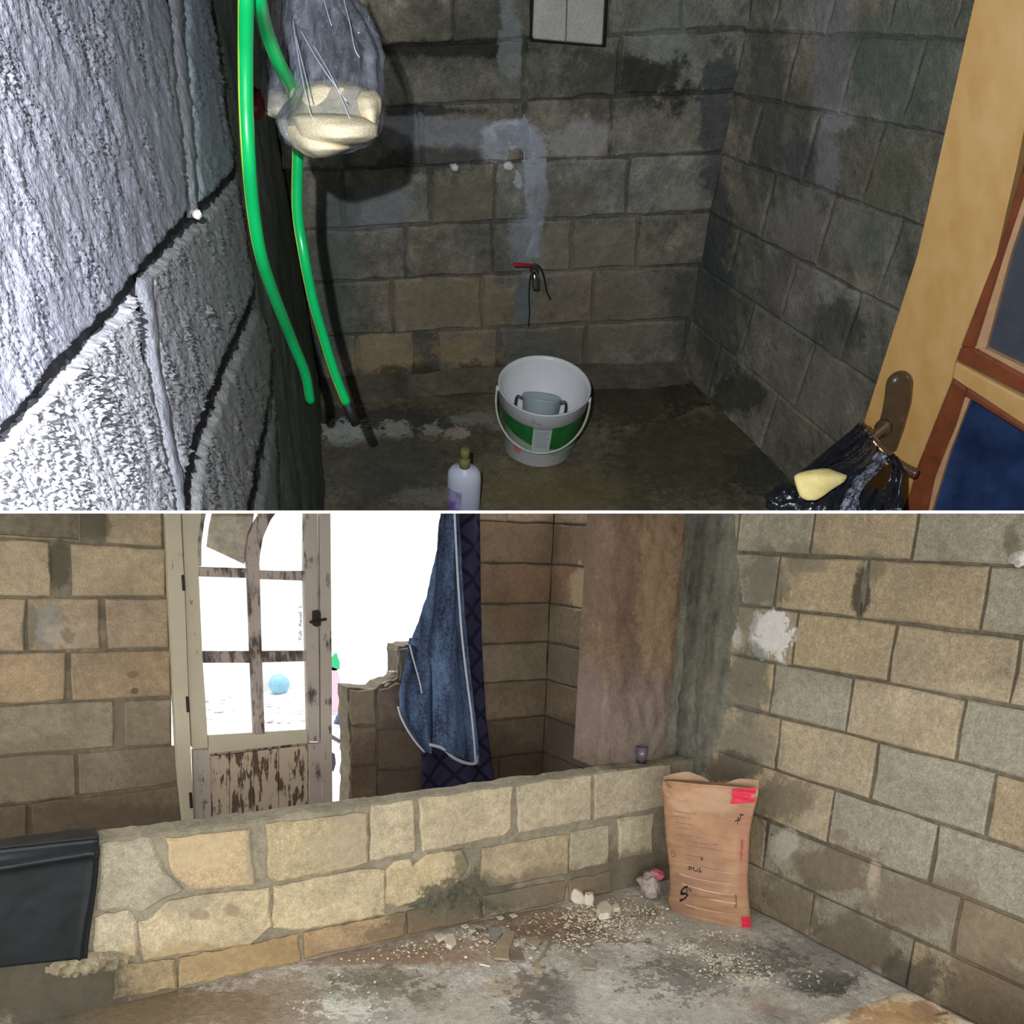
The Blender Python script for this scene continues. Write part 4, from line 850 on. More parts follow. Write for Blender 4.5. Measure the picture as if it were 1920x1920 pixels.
# back wall -----------------------------------------------------------------
PBw = BWU
S_UB = [
    st(PBw, 820, 60, 260, 60, C(48, 46, 38), .5, 1.1, .5), st(PBw, 850, 90, 130, 16, C(30, 30, 26), .8, 1.2), st(PBw, 800, 208, 100, 10, C(34, 36, 36), .8, 1), st(PBw, 960, 70, 20, 70, C(120, 126, 124), .6, 1.4), st(PBw, 1250, 70, 70, 60, C(104, 112, 108), .5, 1.2),
    st(PBw, 840, 250, 130, 30, C(116, 120, 126), .7, .9), st(PBw, 960, 250, 46, 26, C(158, 164, 174), .95, .8, .2), st(PBw, 925, 285, 22, 26, C(140, 146, 152), .8, 1.3), st(PBw, 1005, 340, 22, 100, C(142, 146, 154), .9, .8, .25), st(PBw, 985, 460, 34, 50, C(126, 130, 136), .7, 1.0, .4), st(PBw, 970, 345, 10, 16, C(170, 172, 178), .7, 1.8),
    st(PBw, 1090, 265, 60, 36, C(138, 136, 136), .7, 1.2), st(PBw, 980, 270, 8, 30, C(60, 60, 62), .5, 1.5), st(PBw, 810, 300, 90, 26, C(54, 56, 56), .75, 1.2), st(PBw, 1170, 160, 110, 60, C(52, 50, 44), .6, 1.2), st(PBw, 1220, 150, 60, 50, C(34, 34, 30), .7, 1.2), st(PBw, 1350, 250, 36, 160, C(44, 50, 54), .7, 1.1),
    st(PBw, 700, 390, 90, 44, C(104, 110, 116), .6, .9), st(PBw, 1275, 375, 36, 30, C(128, 126, 116), .7, 1.1), st(PBw, 1060, 380, 60, 40, C(96, 92, 78), .5, 1.1), st(PBw, 870, 380, 80, 40, C(98, 92, 76), .5, 1.1), st(PBw, 1110, 480, 120, 60, C(124, 116, 98), .5, 1.1), st(PBw, 860, 570, 120, 50, C(118, 104, 80), .6, 1.1), st(PBw, 720, 670, 70, 40, C(140, 122, 88), .6, .9), st(PBw, 880, 660, 60, 36, C(138, 120, 90), .6, .9),
    st(PBw, 980, 570, 18, 42, C(84, 98, 104), .8, .6), st(PBw, 1120, 600, 130, 70, C(112, 102, 82), .5), st(PBw, 1000, 645, 90, 26, C(88, 88, 86), .5), st(PBw, 880, 706, 190, 22, C(56, 48, 36), .8, 1.1), st(PBw, 630, 520, 40, 200, C(74, 84, 80), .6, 1.0), st(PBw, 1290, 600, 30, 90, C(66, 68, 62), .6, 1.0), st(PBw, 852, 314, 8, 6, C(220, 220, 214), .9, 1.5), st(PBw, 952, 312, 7, 5, C(214, 214, 208), .9, 1.5), st(PBw, 1157, 291, 4, 4, C(220, 216, 208), .9, 1.5)]  # first ellipse tints a bluish-grey patch below the tap
lift = lambda S, k: [(s[0], s[1], s[2], tuple(min(.8, x*k) for x in s[3][:3])+(1,))+s[4:] for s in S]
S_UB = lift(S_UB, 1.55)
m_ub = concrete('damp_back_concrete', None, 1.6, .34, C(96, 98, 92), .75, .006, speck=.45, streak=.25, rough=.75, stains=S_UB)
m_umort = concrete('damp_mortar_upper', C(104, 102, 92), 1.6, .4, C(80, 80, 76), .6, .006, rough=.75, stains=S_UB)
UBK = wallup('wall_back', m_umort, [(380, -520), (1560, -520), (1410, -20), (1271, 692), (1268, 760), (603, 790), (603, 725), (470, -60)], BWU, 'stained grey block wall behind the tap in the washroom', back=-.006)
rl = [-150, -30, 95, 207, 320, 432, 531, 632, 724]; rr_ = [-185, -62, 62, 178, 292, 402, 500, 600, 694]
jx = [[560, 760, 950, 1150, 1350], [560, 850, 1150, 1285, 1480], [520, 700, 970, 1165, 1420], [545, 795, 985, 1180, 1390], [565, 806, 995, 1190, 1365], [575, 760, 925, 1130, 1345], [585, 730, 905, 1115, 1330], [597, 785, 920, 1100, 1300]]
jx = [[500, 760, 950, 1150, 1440], [480, 640, 850, 1145, 1285, 1420], [500, 700, 985, 1165, 1410], [520, 645, 790, 985, 1150, 1385], [545, 640, 806, 930, 1180, 1360], [565, 760, 925, 1075, 1200, 1335], [580, 735, 905, 1115, 1315], [597, 668, 778, 820, 935, 1100, 1290]]
ubc = [C(146, 142, 128), C(136, 132, 118), C(150, 148, 138), C(140, 134, 116), C(154, 148, 130)]
for k in range(8):
    yf = lambda x, a, b: a+(b-a)*(x-603)/668
    for a, b in zip(jx[k], jx[k][1:]):
        if b-a < 48 and k == 7: continue
        g = 2.5; q = rnd.uniform(.88, 1.08); c = ubc[rnd.randrange(5)]
        block(UBK, [(a+g, yf(a, rl[k], rr_[k])+g), (b-g, yf(b, rl[k], rr_[k])+g), (b-g-(b-900)*.02, yf(b, rl[k+1], rr_[k+1])-g), (a+g-(a-900)*.02, yf(a, rl[k+1], rr_[k+1])-g)], BWU, tuple(x*q for x in c[:3])+(1,), m_ub, proud=.001, back=.01, step=30, side='u', jit=.0016, bev=.006)
# mortar smears on the back wall
def usmear(parent, poly, pl, mat, h, amp, step=5, sc_=25, name='mortar_smear', soft=10): return smear(parent, poly, pl, mat, h, amp, step, name, sc_, soft, 'u')
m_pale = concrete('pale_cement_smear', C(168, 172, 182), 2, .25, C(140, 142, 148), .6, .004)
usmear(UBK, [(905, 228), (1000, 216), (1004, 250), (1018, 275), (1020, 360), (1018, 430), (1022, 490), (975, 500), (985, 420), (988, 360), (962, 352), (992, 330), (985, 292), (950, 300), (915, 300), (920, 262)], BWU, m_pale, .0025, .003, soft=16)
# right wall ------------------------------------------------------------------
S_UR = [
    st(RWU, 1440, 200, 40, 140, C(64, 66, 62), .6, 1.1), st(RWU, 1560, 100, 40, 170, C(118, 116, 122), .6, 1.1, .5), st(RWU, 1700, 120, 120, 110, C(76, 90, 78), .55, 1.0), st(RWU, 1500, 290, 40, 46, C(70, 64, 72), .6, 1.2), st(RWU, 1550, 310, 22, 70, C(120, 118, 122), .7, .9), st(RWU, 1570, 225, 26, 22, C(140, 138, 138), .6, 1.6),
    st(RWU, 1500, 420, 60, 50, C(124, 120, 120), .5, 1.1), st(RWU, 1620, 440, 60, 60, C(100, 108, 94), .5, 1.1), st(RWU, 1660, 330, 60, 60, C(84, 84, 66), .5), st(RWU, 1570, 620, 50, 50, C(54, 58, 50), .7, 1.1), st(RWU, 1480, 560, 60, 80, C(104, 98, 98), .4), st(RWU, 1340, 600, 40, 160, C(56, 62, 62), .6, 1.0), st(RWU, 1480, 740, 120, 60, C(102, 98, 84), .4), st(RWU, 1560, 720, 70, 70, C(112, 104, 96), .5, 1.0), st(RWU, 1380, 740, 60, 40, C(54, 56, 46), .8, 1.1), st(RWU, 1340, 420, 30, 120, C(50, 56, 60), .6, 1)]
S_UR = lift(S_UR, 1.5)
m_ur = concrete('damp_right_concrete', None, 1.6, .34, C(100, 106, 94), .75, .006, speck=.45, streak=.3, rough=.75, stains=S_UR)
m_umort2 = concrete('damp_mortar_right', C(108, 108, 98), 1.6, .4, C(84, 88, 80), .6, .006, rough=.75, stains=S_UR)
URT = wallup('wall_right', m_umort2, [(1380, -520), (2400, -900), (2400, 1600), (1600, 1000), (1500, 921), (1271, 692), (1402, 8)], RWU, 'stained grey block wall on the right of the washroom', back=-.006)
cy = [-190, -65, 60, 176, 290, 400, 498, 598, 692]
dv = (605, 24)
def rpt(k, x):
    y0 = cy[k]; x0 = 1402-.19*(y0-8) if y0 > -400 else 1440; s = (y0-dv[1])/(x0-dv[0]); return (x, y0+s*(x-x0))
for k in range(8):
    x0 = 1402-.19*(cy[k]-8); js_ = [x0+3]; x = x0+(60 if k % 2 else 105)
    while x < 2000: js_.append(x); x += 100+(x-x0)*.12
    for a, b in zip(js_, js_[1:]):
        p, q = rpt(k, a+2), rpt(k, b-2); d = 1.6
        sl = .2+.0003*(a-x0)
        p2, q2 = rpt(k+1, a+3-sl*(rpt(k+1, a)[1]-p[1])), rpt(k+1, b-3-sl*(rpt(k+1, b)[1]-q[1]))
        if k == 7 and p2[0] < 1271: p2 = (1273, 692)
        c = ubc[rnd.randrange(5)]; w = rnd.uniform(.85, 1.05)
        block(URT, [(p[0], p[1]+d), (q[0], q[1]+d), (q2[0], q2[1]-d), (p2[0], p2[1]-d)], RWU, tuple(x_*w for x_ in c[:3])+(1,), m_ur, proud=.001, back=.01, step=30, side='u', jit=.0016, bev=.006)
cnr = [(1402+16, -20), (1402-8, -20), (1330, 330), (1300, 480), (1268, 690), (1278, 694), (1318, 480), (1352, 330)]
# left wall ---------------------------------------------------------------------
def rough_h(p, a=.0012, b=.0022):
    n = N3(p, 420); m_ = N3(p, 190); l = fbm(p, 38, 3)
    g = max(0, N3(p, 24)+.15)                               # where the grains stand out
    return a*(abs(n)*1.4+n*.6)*(.5+1.4*g)+a*.9*m_*(.4+g)+b*l+a*.4*N3(p, 800)*(.4+g)
m_ul = concrete('rough_grey_render', None, 2.4, .12, C(150, 152, 160), .4, .0025, speck=.3, rough=.55, spec=.5)
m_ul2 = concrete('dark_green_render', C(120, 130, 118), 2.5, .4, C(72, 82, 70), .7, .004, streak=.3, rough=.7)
m_ulm = concrete('joint_mortar_dark', C(70, 70, 74), 3, .35, C(50, 50, 54), .5, .002)
nearp = [(-30, -20), (400, -20), (402, 0), (525, 957), (528, 975), (-30, 975)]
bm = relief(nearp, off(LN, -.006), 5, lambda p: rough_h(p, .0010, .0015), soft=1)
ULW = struct('wall_left', bm, m_ulm, 'u', smooth=True, label='rough rendered block wall close on the left of the washroom')
bm = pixprism([(-400, -500), (330, -500), (402, 0), (528, 985), (-400, 985)], off(LN, -.016), .05); 
o = obj('wall_core', bm, m_ulm, ULW, 'u')
lc_ = [C(152, 154, 168), C(150, 164, 172), C(190, 190, 198), C(160, 160, 164), C(146, 146, 146), C(120, 124, 120)]
Bs = [[(-30, -20), (318, -20), (325, 30), (335, 130), (350, 270), (361, 392), (330, 430), (268, 500), (205, 585), (100, 690), (40, 770), (-30, 842)],
      [(348, -20), (400, -20), (404, 20), (447, 312), (410, 356), (374, 386), (366, 260), (352, 130)],
      [(-30, 892), (40, 795), (112, 715), (208, 612), (258, 545), (272, 640), (292, 740), (318, 860), (342, 975), (-30, 975)],
      [(282, 510), (330, 462), (376, 418), (450, 330), (484, 536), (462, 590), (425, 672), (392, 757), (362, 840), (348, 930), (316, 800), (292, 660), (274, 560)],
      [(362, 975), (376, 848), (406, 770), (440, 680), (492, 560), (518, 655), (508, 760), (488, 850), (468, 975)],
      [(482, 975), (500, 850), (514, 760), (522, 712), (530, 975)]]
for k, poly in enumerate(Bs):
    a_, b_ = [(.0014, .0016), (.0024, .0012), (.0036, .0012), (.0030, .0010), (.0028, .001), (.002, .001)][k]
    bm = relief(poly, LN, 2.9, lambda p: rough_h(p, a_, b_), soft=9, drop=.006)
    obj('concrete_block', bm, m_ul, ULW, 'u', lc_[k], smooth=True)
# smooth pointing trowelled down the head joints
usmear(ULW, [(322, -20), (345, -20), (356, 130), (368, 270), (375, 395), (362, 405), (350, 300), (334, 150)], LN, m_ul, .0006, .0012, 4, 60, soft=6)
usmear(ULW, [(264, 520), (290, 510), (296, 600), (306, 700), (325, 800), (348, 900), (352, 975), (336, 975), (318, 880), (296, 780), (280, 660)], LN, m_ul, .0016, .0006, 4, 40, soft=6)
for o in ULW.children:
    if o.name.startswith('mortar_smear'): o.color = C(158, 160, 170)
# pale lump stuck on the wall
bm = bmesh.new(); bmesh.ops.create_icosphere(bm, subdivisions=3, radius=1); c = hit(370, 402, off(LN, .003))
for v in bm.verts: q = v.co*(1+.35*noise.noise(v.co*2)); v.co = V3(c)+Vector(q)*.0046
o = obj('plaster_blob', bm, plain('pale_filler', C(206, 198, 192), .8), ULW, 'u', smooth=True); o['label'] = 'pale blob of filler stuck in the joint of the rough wall'
# far stretch of the left wall: smoother and darker
farp = [(402, -20), (480, -20), (482, 5), (603, 725), (612, 957), (613, 975), (528, 975), (525, 957), (400, 0)]
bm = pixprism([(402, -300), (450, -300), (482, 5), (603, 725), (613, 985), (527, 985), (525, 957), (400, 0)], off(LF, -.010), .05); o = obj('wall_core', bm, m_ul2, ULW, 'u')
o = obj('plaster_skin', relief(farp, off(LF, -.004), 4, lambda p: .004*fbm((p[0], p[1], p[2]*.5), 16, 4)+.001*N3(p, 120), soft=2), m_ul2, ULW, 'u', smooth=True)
# joints seen on it
# floor --------------------------------------------------------------------------
m_uf = concrete('wet_cement_floor', C(124, 116, 92), 1.6, .4, C(84, 82, 70), .8, .006, speck=.5, rough=.5, spec=.4, ns=26, stains=lift([
    st(FLU, 700, 790, 190, 30, C(44, 48, 50), .75, 1.1), st(FLU, 650, 810, 50, 24, C(150, 156, 150), .9, 1.4, .2), st(FLU, 740, 806, 26, 16, C(150, 148, 138), .8, 1.7, .2), st(FLU, 810, 805, 18, 10, C(140, 138, 128), .8, 2), st(FLU, 890, 785, 50, 12, C(128, 128, 118), .7, 1.4), st(FLU, 860, 810, 24, 10, C(160, 150, 136), .7, 1.6), st(FLU, 960, 800, 40, 10, C(120, 120, 110), .6, 1.2),
    st(FLU, 720, 880, 140, 60, C(60, 62, 60), .6, 1.0), st(FLU, 800, 930, 60, 16, C(112, 112, 98), .6, 1.4), st(FLU, 1050, 920, 140, 40, C(104, 94, 64), .6, 1.0), st(FLU, 1180, 740, 110, 60, C(50, 44, 34), .7, 1.0), st(FLU, 1300, 850, 140, 90, C(62, 54, 38), .6, 1.0), st(FLU, 1430, 880, 60, 50, C(50, 52, 50), .7, 1.0), st(FLU, 1280, 740, 50, 30, C(44, 40, 30), .6), st(FLU, 770, 730, 180, 14, C(60, 58, 52), .6)], 1.5))
bm = bmesh.new(); fe1, fe2 = nrm(A1-A0), nrm(np.cross(U2, A1-A0)); fe2 = fe2 if fe2.dot(EYE-A0) > 0 else -fe2
gs = {}
for i in range(161):
    for j in range(101):
        p = A0-fe1*.3-fe2*.12+fe1*(2.6*i/160)+fe2*(1.1*j/100); h = .005*fbm(p, 7, 4)+.002*N3(p, 40)
        gs[(i, j)] = bm.verts.new(V3(p+U2*(h-.002)))
for i in range(160):
    for j in range(100): bm.faces.new((gs[(i, j)], gs[(i+1, j)], gs[(i+1, j+1)], gs[(i, j+1)]))
o = struct('floor', bm, m_uf, 'u', smooth=True, label='dark wet cement floor of the washroom')
# sloped mortar skirt along the foot of the back wall
bm = bmesh.new(); n = 90; rows_ = []
for i in range(n+1):
    base = A0+fe1*(1.06*i/n); t_ = .030+.012*N3(base, 6); w_ = .075+.03*N3(base, 5)
    rows_.append([bm.verts.new(V3(base+bwn*.002+U2*t_*(1-s)**1.3+bwn*w_*s+.004*N3(base+bwn*s, 30)*U2)) for s in (0, .2, .4, .6, .8, 1)])
for a, b in zip(rows_, rows_[1:]):
    for j in range(5): bm.faces.new((a[j], b[j], b[j+1], a[j+1]))
o = obj('mortar_skirt', bm, concrete('skirt_mortar', C(110, 104, 88), 2, .4, C(66, 62, 54), .7, .006), UBK, 'u', smooth=True)

# unseen shell added to keep daylight out of the washroom
m_shell = concrete('rough_concrete_shell', C(70, 70, 66), 1, .2)
def cb(bm, lo, hi):
    c = [W((x, y, z)) for x in (lo[0], hi[0]) for y in (lo[1], hi[1]) for z in (lo[2], hi[2])]; v = [bm.verts.new(V3(p)) for p in c]
    for f in ((0, 1, 3, 2), (4, 6, 7, 5), (0, 4, 5, 1), (2, 3, 7, 6), (0, 2, 6, 4), (1, 5, 7, 3)): bm.faces.new([v[i] for i in f])
    return bm
struct('ceiling', cb(bmesh.new(), (-2.6, -1.3, 3.3), (3.5, 3.5, 3.36)), m_shell, 'u', label='ceiling of the washroom, above the picture')
struct('wall_rear', cb(bmesh.new(), (-2.6, -1.3, -1), (3.5, -1.2, 3.3)), m_shell, 'u', label='wall behind the photographer in the washroom')
struct('light_shell_side', cb(bmesh.new(), (-2.66, -1.3, -1), (-2.6, 3.5, 3.3)), m_shell, 'u'); struct('light_shell_side', cb(bmesh.new(), (3.4, -1.3, -1), (3.46, 3.5, 3.3)), m_shell, 'u')
struct('light_shell_far', cb(bmesh.new(), (-2.6, 3.3, .3), (3.5, 3.36, 3.3)), m_shell, 'u')

# metal box high on the back wall ---------------------------------------------------
MB = thing('meter_box', hit(1068, 84, BWU), 'pale grey metal box cover in a dark recess high on the washroom back wall', 'box')
obj('recess_frame', bevel(pixprism([(994, -40), (1142, -40), (1137, 90), (994, 79)], off(BWU, .006), .012), .002), plain('black_gap', C(24, 26, 26), .8), MB, 'u')
obj('cover', bevel(pixprism([(1004, -50), (1137, -50), (1130, 86), (999, 74)], off(BWU, .016), .012), .003), concrete('grey_metal_cover', C(190, 190, 180), 1.4, .12, C(156, 158, 150), .6, .0006, rough=.5, spec=.5), MB, 'u')
obj('cover', bevel(pixprism([(1063, -50), (1066, -50), (1062, 80), (1060, 80)], off(BWU, .0175), .002), .0005), plain('seam', C(108, 110, 104), .6), MB, 'u')

# tap -----------------------------------------------------------------------------------
chrome = plain('worn_chrome', C(190, 196, 200), .15, .5, metal=1.0, vary=.05); dkrub = plain('dark_rubber', C(30, 30, 32), .6)
TAPD = off(BWU, .07)
TA = thing('tap', hit(1000, 500, BWU), 'small wall tap with a red lever above the white bucket', 'tap')
obj('valve_body', tube(bmesh.new(), [hit(1001, 503, off(BWU, -.004)), hit(1001, 505, off(BWU, .05)), hit(1002, 508, off(BWU, .075))], [.011, .011, .008], 14), plain('tarnished_brass', C(100, 104, 104), .35, .5, metal=.8), TA, 'u', smooth=True)
obj('spout', tube(bmesh.new(), spline([hit(x, y, off(BWU, d)) for x, y, d in ((1001, 506, .06), (1002, 514, .078), (1003, 526, .082), (1004, 540, .082))], 5), [.008]*8+[.010]*7+[.009], 14), chrome, TA, 'u', smooth=True)
obj('lever', tube(bmesh.new(), [hit(x, y, off(BWU, d)) for x, y, d in ((1001, 500, .06), (990, 497, .066), (966, 496, .075), (963, 497, .075))], [.003, .004, .0048, .003], 10), plain('red_lever', C(176, 34, 58), .4), TA, 'u', smooth=True)
obj('lever_stem', tube(bmesh.new(), [hit(1001, 506, off(BWU, .05)), hit(1000, 499, off(BWU, .056))], .005, 10), chrome, TA, 'u', smooth=True)
o = obj('line', tube(bmesh.new(), spline([hit(x, y, off(BWU, d)) for x, y, d in ((1002, 495, .03), (1012, 501, .02), (1019, 516, .012), (1023, 535, .008), (1026, 548, .006), (1032, 562, .006))], 6), .0022, 8), dkrub, TA, 'u', smooth=True); o['label'] = 'thin dark wire curving down right of the tap'  # thin dark tubes laid close to the wall below the tap
o = obj('line', tube(bmesh.new(), spline([hit(x, y, off(BWU, d)) for x, y, d in ((996, 512, .03), (993, 530, .01), (992, 560, .006), (993, 585, .006), (991, 612, .006))], 6), .0016, 8), dkrub, TA, 'u', smooth=True)

# hose ------------------------------------------------------------------------------------
def C3(x, y, d): return W(camv(x, y)*d)
m = NT('green_hose'); m.b.inputs['Roughness'].default_value = .28; m.b.inputs['Specular IOR Level'].default_value = .6
m.L.new(m.mix(m.noise(30, 3), C(0, 170, 88), C(14, 190, 104)), m.b.inputs['Base Color']); m_hose = m.m
hr = .0078
hp = [(582, 752, 1.36), (572, 700, 1.30), (548, 640, 1.22), (528, 590, 1.14), (505, 530, 1.06), (487, 470, 1.0), (474, 390, .95), (466, 300, .90), (461, 200, .87), (460, 100, .84), (461, 0, .80), (462, -50, .79), (470, -85, .79), (480, -60, .80), (486, 0, .82), (500, 60, .89), (524, 120, .94), (545, 160, 1.0), (553, 195, 1.08), (557, 240, 1.13), (558, 290, 1.15), (557, 390, 1.17), (568, 470, 1.19), (586, 560, 1.24), (606, 630, 1.29), (628, 700, 1.34), (650, 756, 1.38)]
HO = thing('garden_hose', C3(582, 752, 1.36), 'bright green hose looped down the left corner in two strands', 'hose')
pts = spline([C3(*p) for p in hp], 8); obj('hose_tube', tube(bmesh.new(), pts, hr, 14), m_hose, HO, 'u', smooth=True)
# yellow stripe along the hose
sp_ = []
for i, p in enumerate(pts):
    t = nrm(pts[min(i+1, len(pts)-1)]-pts[max(i-1, 0)]); v = nrm(EYE-p); s = np.cross(t, v); s = nrm(s); s = s if s.dot(Wd((1, 0, 0))) < 0 else -s; sp_.append(p+nrm(s*.8+v*.5)*(hr-.0006))
obj('hose_stripe', tube(bmesh.new(), sp_, .0013, 6), plain('yellow_green_stripe', C(170, 190, 50), .4), HO, 'u', smooth=True)
obj('hose_end', tube(bmesh.new(), [C3(648, 752, 1.38), C3(658, 774, 1.395), C3(668, 795, 1.41)], [.0088, .0088, .008], 14), dkrub, HO, 'u', smooth=True)

# clear bag with pale contents -------------------------------------------------------------
BG = thing('hanging_bag', C3(615, 290, 1.0), 'clear plastic bag of cream lumps hanging in front of the green hose', 'plastic bag')
m_lump = concrete('cream_lump', C(236, 222, 190), 3, .10, C(220, 200, 162), .4, .002, rough=.7)
def loft(rows, d0, depth, nu=48, wob=None, power=.5, caps=True):
    """closed body from pixel rows [(y, xl, xr)] at distance d0, half-depth 'depth'"""
    bm = bmesh.new(); ys = [r[0] for r in rows]; n = max(14, int((ys[-1]-ys[0])/5)); rings = []
    for i in range(n+1):
        y = ys[0]+(ys[-1]-ys[0])*i/n; xl = interp(y, ys, [r[1] for r in rows]); xr = interp(y, ys, [r[2] for r in rows]); rg = []
        wpx = (xr-xl)/2; cx = (xl+xr)/2; dk = depth*min(1.0, (wpx/ (max(r[2]-r[1] for r in rows)/2))**.8)
        for k in range(nu):
            a = 2*math.pi*k/nu; ca, sa = math.cos(a), math.sin(a); q = C3(cx+wpx*ca, y, d0-dk*sa*(1 if sa > 0 else .8))
            if wob: q = q+wob(q, a, i/n)
            rg.append(bm.verts.new(V3(q)))
        rings.append(rg)
    for a, b in zip(rings, rings[1:]):
        for k in range(nu): bm.faces.new((a[k], b[k], b[(k+1) % nu], a[(k+1) % nu]))
    if caps: bm.faces.new(rings[0]); bm.faces.new(rings[-1][::-1])
    return bm
lw_ = lambda amp, s: (lambda q, a, v: nrm(q-C3(615, 200, 1.0))*amp*N3(q, s))
for rows, d0, dp, lab in [([(212, 560, 640), (218, 540, 690), (235, 545, 712), (255, 552, 706), (266, 566, 680), (272, 590, 640)], .980, .056, 'widest cream lump lying across the bottom of the bag'),
                          ([(222, 518, 545), (235, 524, 590), (260, 535, 640), (278, 552, 660), (288, 570, 640), (293, 590, 615)], .995, .050, 'lower cream lump under the widest one'),
                          ([(168, 505, 530), (178, 497, 545), (200, 493, 552), (214, 498, 548), (222, 514, 540)], 1.06, .024, 'small round cream lump at the bag\'s left'),
                          ([(150, 560, 640), (165, 545, 690), (190, 545, 706), (215, 550, 708), (228, 560, 700)], 1.0, .046, 'upper tan lump showing dimly through the film'),
                          ([(170, 672, 700), (185, 664, 712), (210, 668, 714), (235, 684, 708)], .98, .028, 'narrow lump at the bag\'s right side')]:
    o = obj('cream_lump', loft(rows, d0, dp, wob=lw_(.006, 28)), m_lump, BG, 'u', smooth=True); o['label'] = lab
m = NT('clear_film'); m.N.remove(m.b)
tr = m.n('ShaderNodeBsdfTransparent'); tr.inputs[0].default_value = (.93, .95, .98, 1); gl = m.n('ShaderNodeBsdfGlossy'); gl.inputs['Roughness'].default_value = .12; df = m.n('ShaderNodeBsdfDiffuse'); df.inputs[0].default_value = C(206, 212, 230)
nz = m.noise(26, 6, .65, sx=(1, 1, .35)); bmp = m.bump(m.noise(70, 5, .6, sx=(1, 1, .4)), .012)
for s_ in (gl, df): m.L.new(bmp, s_.inputs['Normal'])
a1 = m.n('ShaderNodeMixShader'); m.L.new(m.rng(nz, .40, .70, .06, .55), a1.inputs[0]); m.L.new(tr.outputs[0], a1.inputs[1]); m.L.new(df.outputs[0], a1.inputs[2])
a2 = m.n('ShaderNodeMixShader'); fr = m.n('ShaderNodeLayerWeight'); fr.inputs[0].default_value = .35; m.L.new(m.rng(fr.outputs[1], 0, 1, .10, .6), a2.inputs[0]); m.L.new(a1.outputs[0], a2.inputs[1]); m.L.new(gl.outputs[0], a2.inputs[2]); m.L.new(bmp, gl.inputs['Normal'])
m.L.new(a2.outputs[0], m.N['Material Output'].inputs[0]); m_film2 = m.m
pleat_and_glint = lambda q, a, v: nrm(q-C3(610, 120, 1.0))*(.006*math.sin(a*11+v*3)*(1-v)**.7+.006*N3(q, 22)+.002*N3(q, 90))
obj('film', loft([(-60, 540, 640), (0, 530, 664), (40, 534, 690), (80, 542, 712), (105, 547, 720), (130, 550, 714), (160, 552, 714), (180, 546, 715), (205, 524, 716), (225, 514, 716), (245, 524, 708), (265, 538, 690), (280, 560, 660), (294, 580, 620)], 1.0, .050, 72, pleat_and_glint, caps=False), m_film2, BG, 'u', smooth=True)
o = obj('film', loft([(-60, 515, 540), (0, 502, 545), (60, 500, 540), (120, 496, 530), (170, 490, 550), (205, 490, 552), (222, 512, 546)], 1.06, .03, 30, pleat_and_glint, caps=False), m_film2, BG, 'u', smooth=True)
m_pl = plain('crease_highlight', C(206, 212, 226), .2, .8)  # pale tubes painted as highlight streaks along the film
for pts_ in ([(640, -20, .95), (655, 40, .94), (665, 90, .935), (674, 108, .94)], [(602, -20, .945), (616, 30, .94), (622, 48, .94)], [(548, 30, .94), (560, 110, .93), (578, 200, .925), (592, 232, .93)], [(560, 50, .94), (600, 120, .93), (650, 190, .93)], [(553, 60, .94), (572, 140, .93), (584, 190, .925)], [(585, 80, .94), (625, 150, .93), (660, 232, .935)]):
    obj('pleat_and_glint', tube(bmesh.new(), spline([C3(*p) for p in pts_], 6), .0006, 6), m_pl, BG, 'u', smooth=True)
o = obj('red_lump', crumple(C3(480, 196, 1.02), (.010, .010, .016), 4, 3), plain('dark_red_plastic', C(96, 30, 30), .4), None, 'u', smooth=True); tag(o, 'small dark red thing half hidden between hose and hanging bag', 'cap')

# bucket ------------------------------------------------------------------------------------
m = NT('white_bucket_print'); 
m_white = plain('white_bucket_plastic', C(238, 240, 242), .35, .5, vary=.03)
e_ = nrm(np.cross(U2, Wd((0, 1, 0)))); ef = nrm((EYE-BK)-U2*np.dot(EYE-BK, U2)); es = np.cross(U2, ef); es = es if es.dot(Wd((1, 0, 0))) > 0 else -es
BK = hit(1008, 832, FLU)
BU = thing('paint_bucket', BK, 'white plastic paint bucket with green label and wire-thin bail on the washroom floor', 'bucket')
Hb, Rt, Rb = .182, .113, .099
rad = lambda h: Rb+(Rt-Rb)*h/Hb
obj('bucket_wall', lathe(bmesh.new(), BK, U2, [(.001, .002), (Rb-.006, .002), (Rb, .008), (rad(.14), .14), (rad(.14)+.004, .142), (rad(.145)+.006, Hb-.004), (Rt+.006, Hb), (Rt+.001, Hb), (Rt-.002, Hb-.01), (Rb-.003, .012), (.001, .012)], 64, cap0=False, cap1=False), m_white, BU, 'u', smooth=True)
def onb(ang, h, lift=.0008):                       # ang 0 = facing the viewer, + to the right
    r = rad(h)+lift; return BK+U2*h+(ef*math.cos(ang)+es*math.sin(ang))*r
def bpatch(name, a0, a1, h0f, h1f, mat, lift=.0008, n=24):
    bm = bmesh.new(); g = []
    for i in range(n+1):
        a = a0+(a1-a0)*i/n; h0, h1 = (h0f(a) if callable(h0f) else h0f), (h1f(a) if callable(h1f) else h1f)
        g.append([bm.verts.new(V3(onb(a, h0+(h1-h0)*j/6, lift))) for j in range(7)])
    for a, b in zip(g, g[1:]):
        for j in range(6): bm.faces.new((a[j], b[j], b[j+1], a[j+1]))
    return obj(name, bm, mat, BU, 'u', smooth=True)
m = NT('green_label'); zf = m.noise(30, 4); m.L.new(m.mix(m.rng(zf, .35, .65, 0, 1), C(30, 104, 40), C(44, 124, 60)), m.b.inputs['Base Color']); m.b.inputs['Roughness'].default_value = .35; m_gl = m.m
m_gp = plain('pale_green_print', C(150, 178, 150), .4)
bpatch('green_label', -1.5, -.14, lambda a: .078+.03*max(0, -(a+.14)), .137, m_gl)
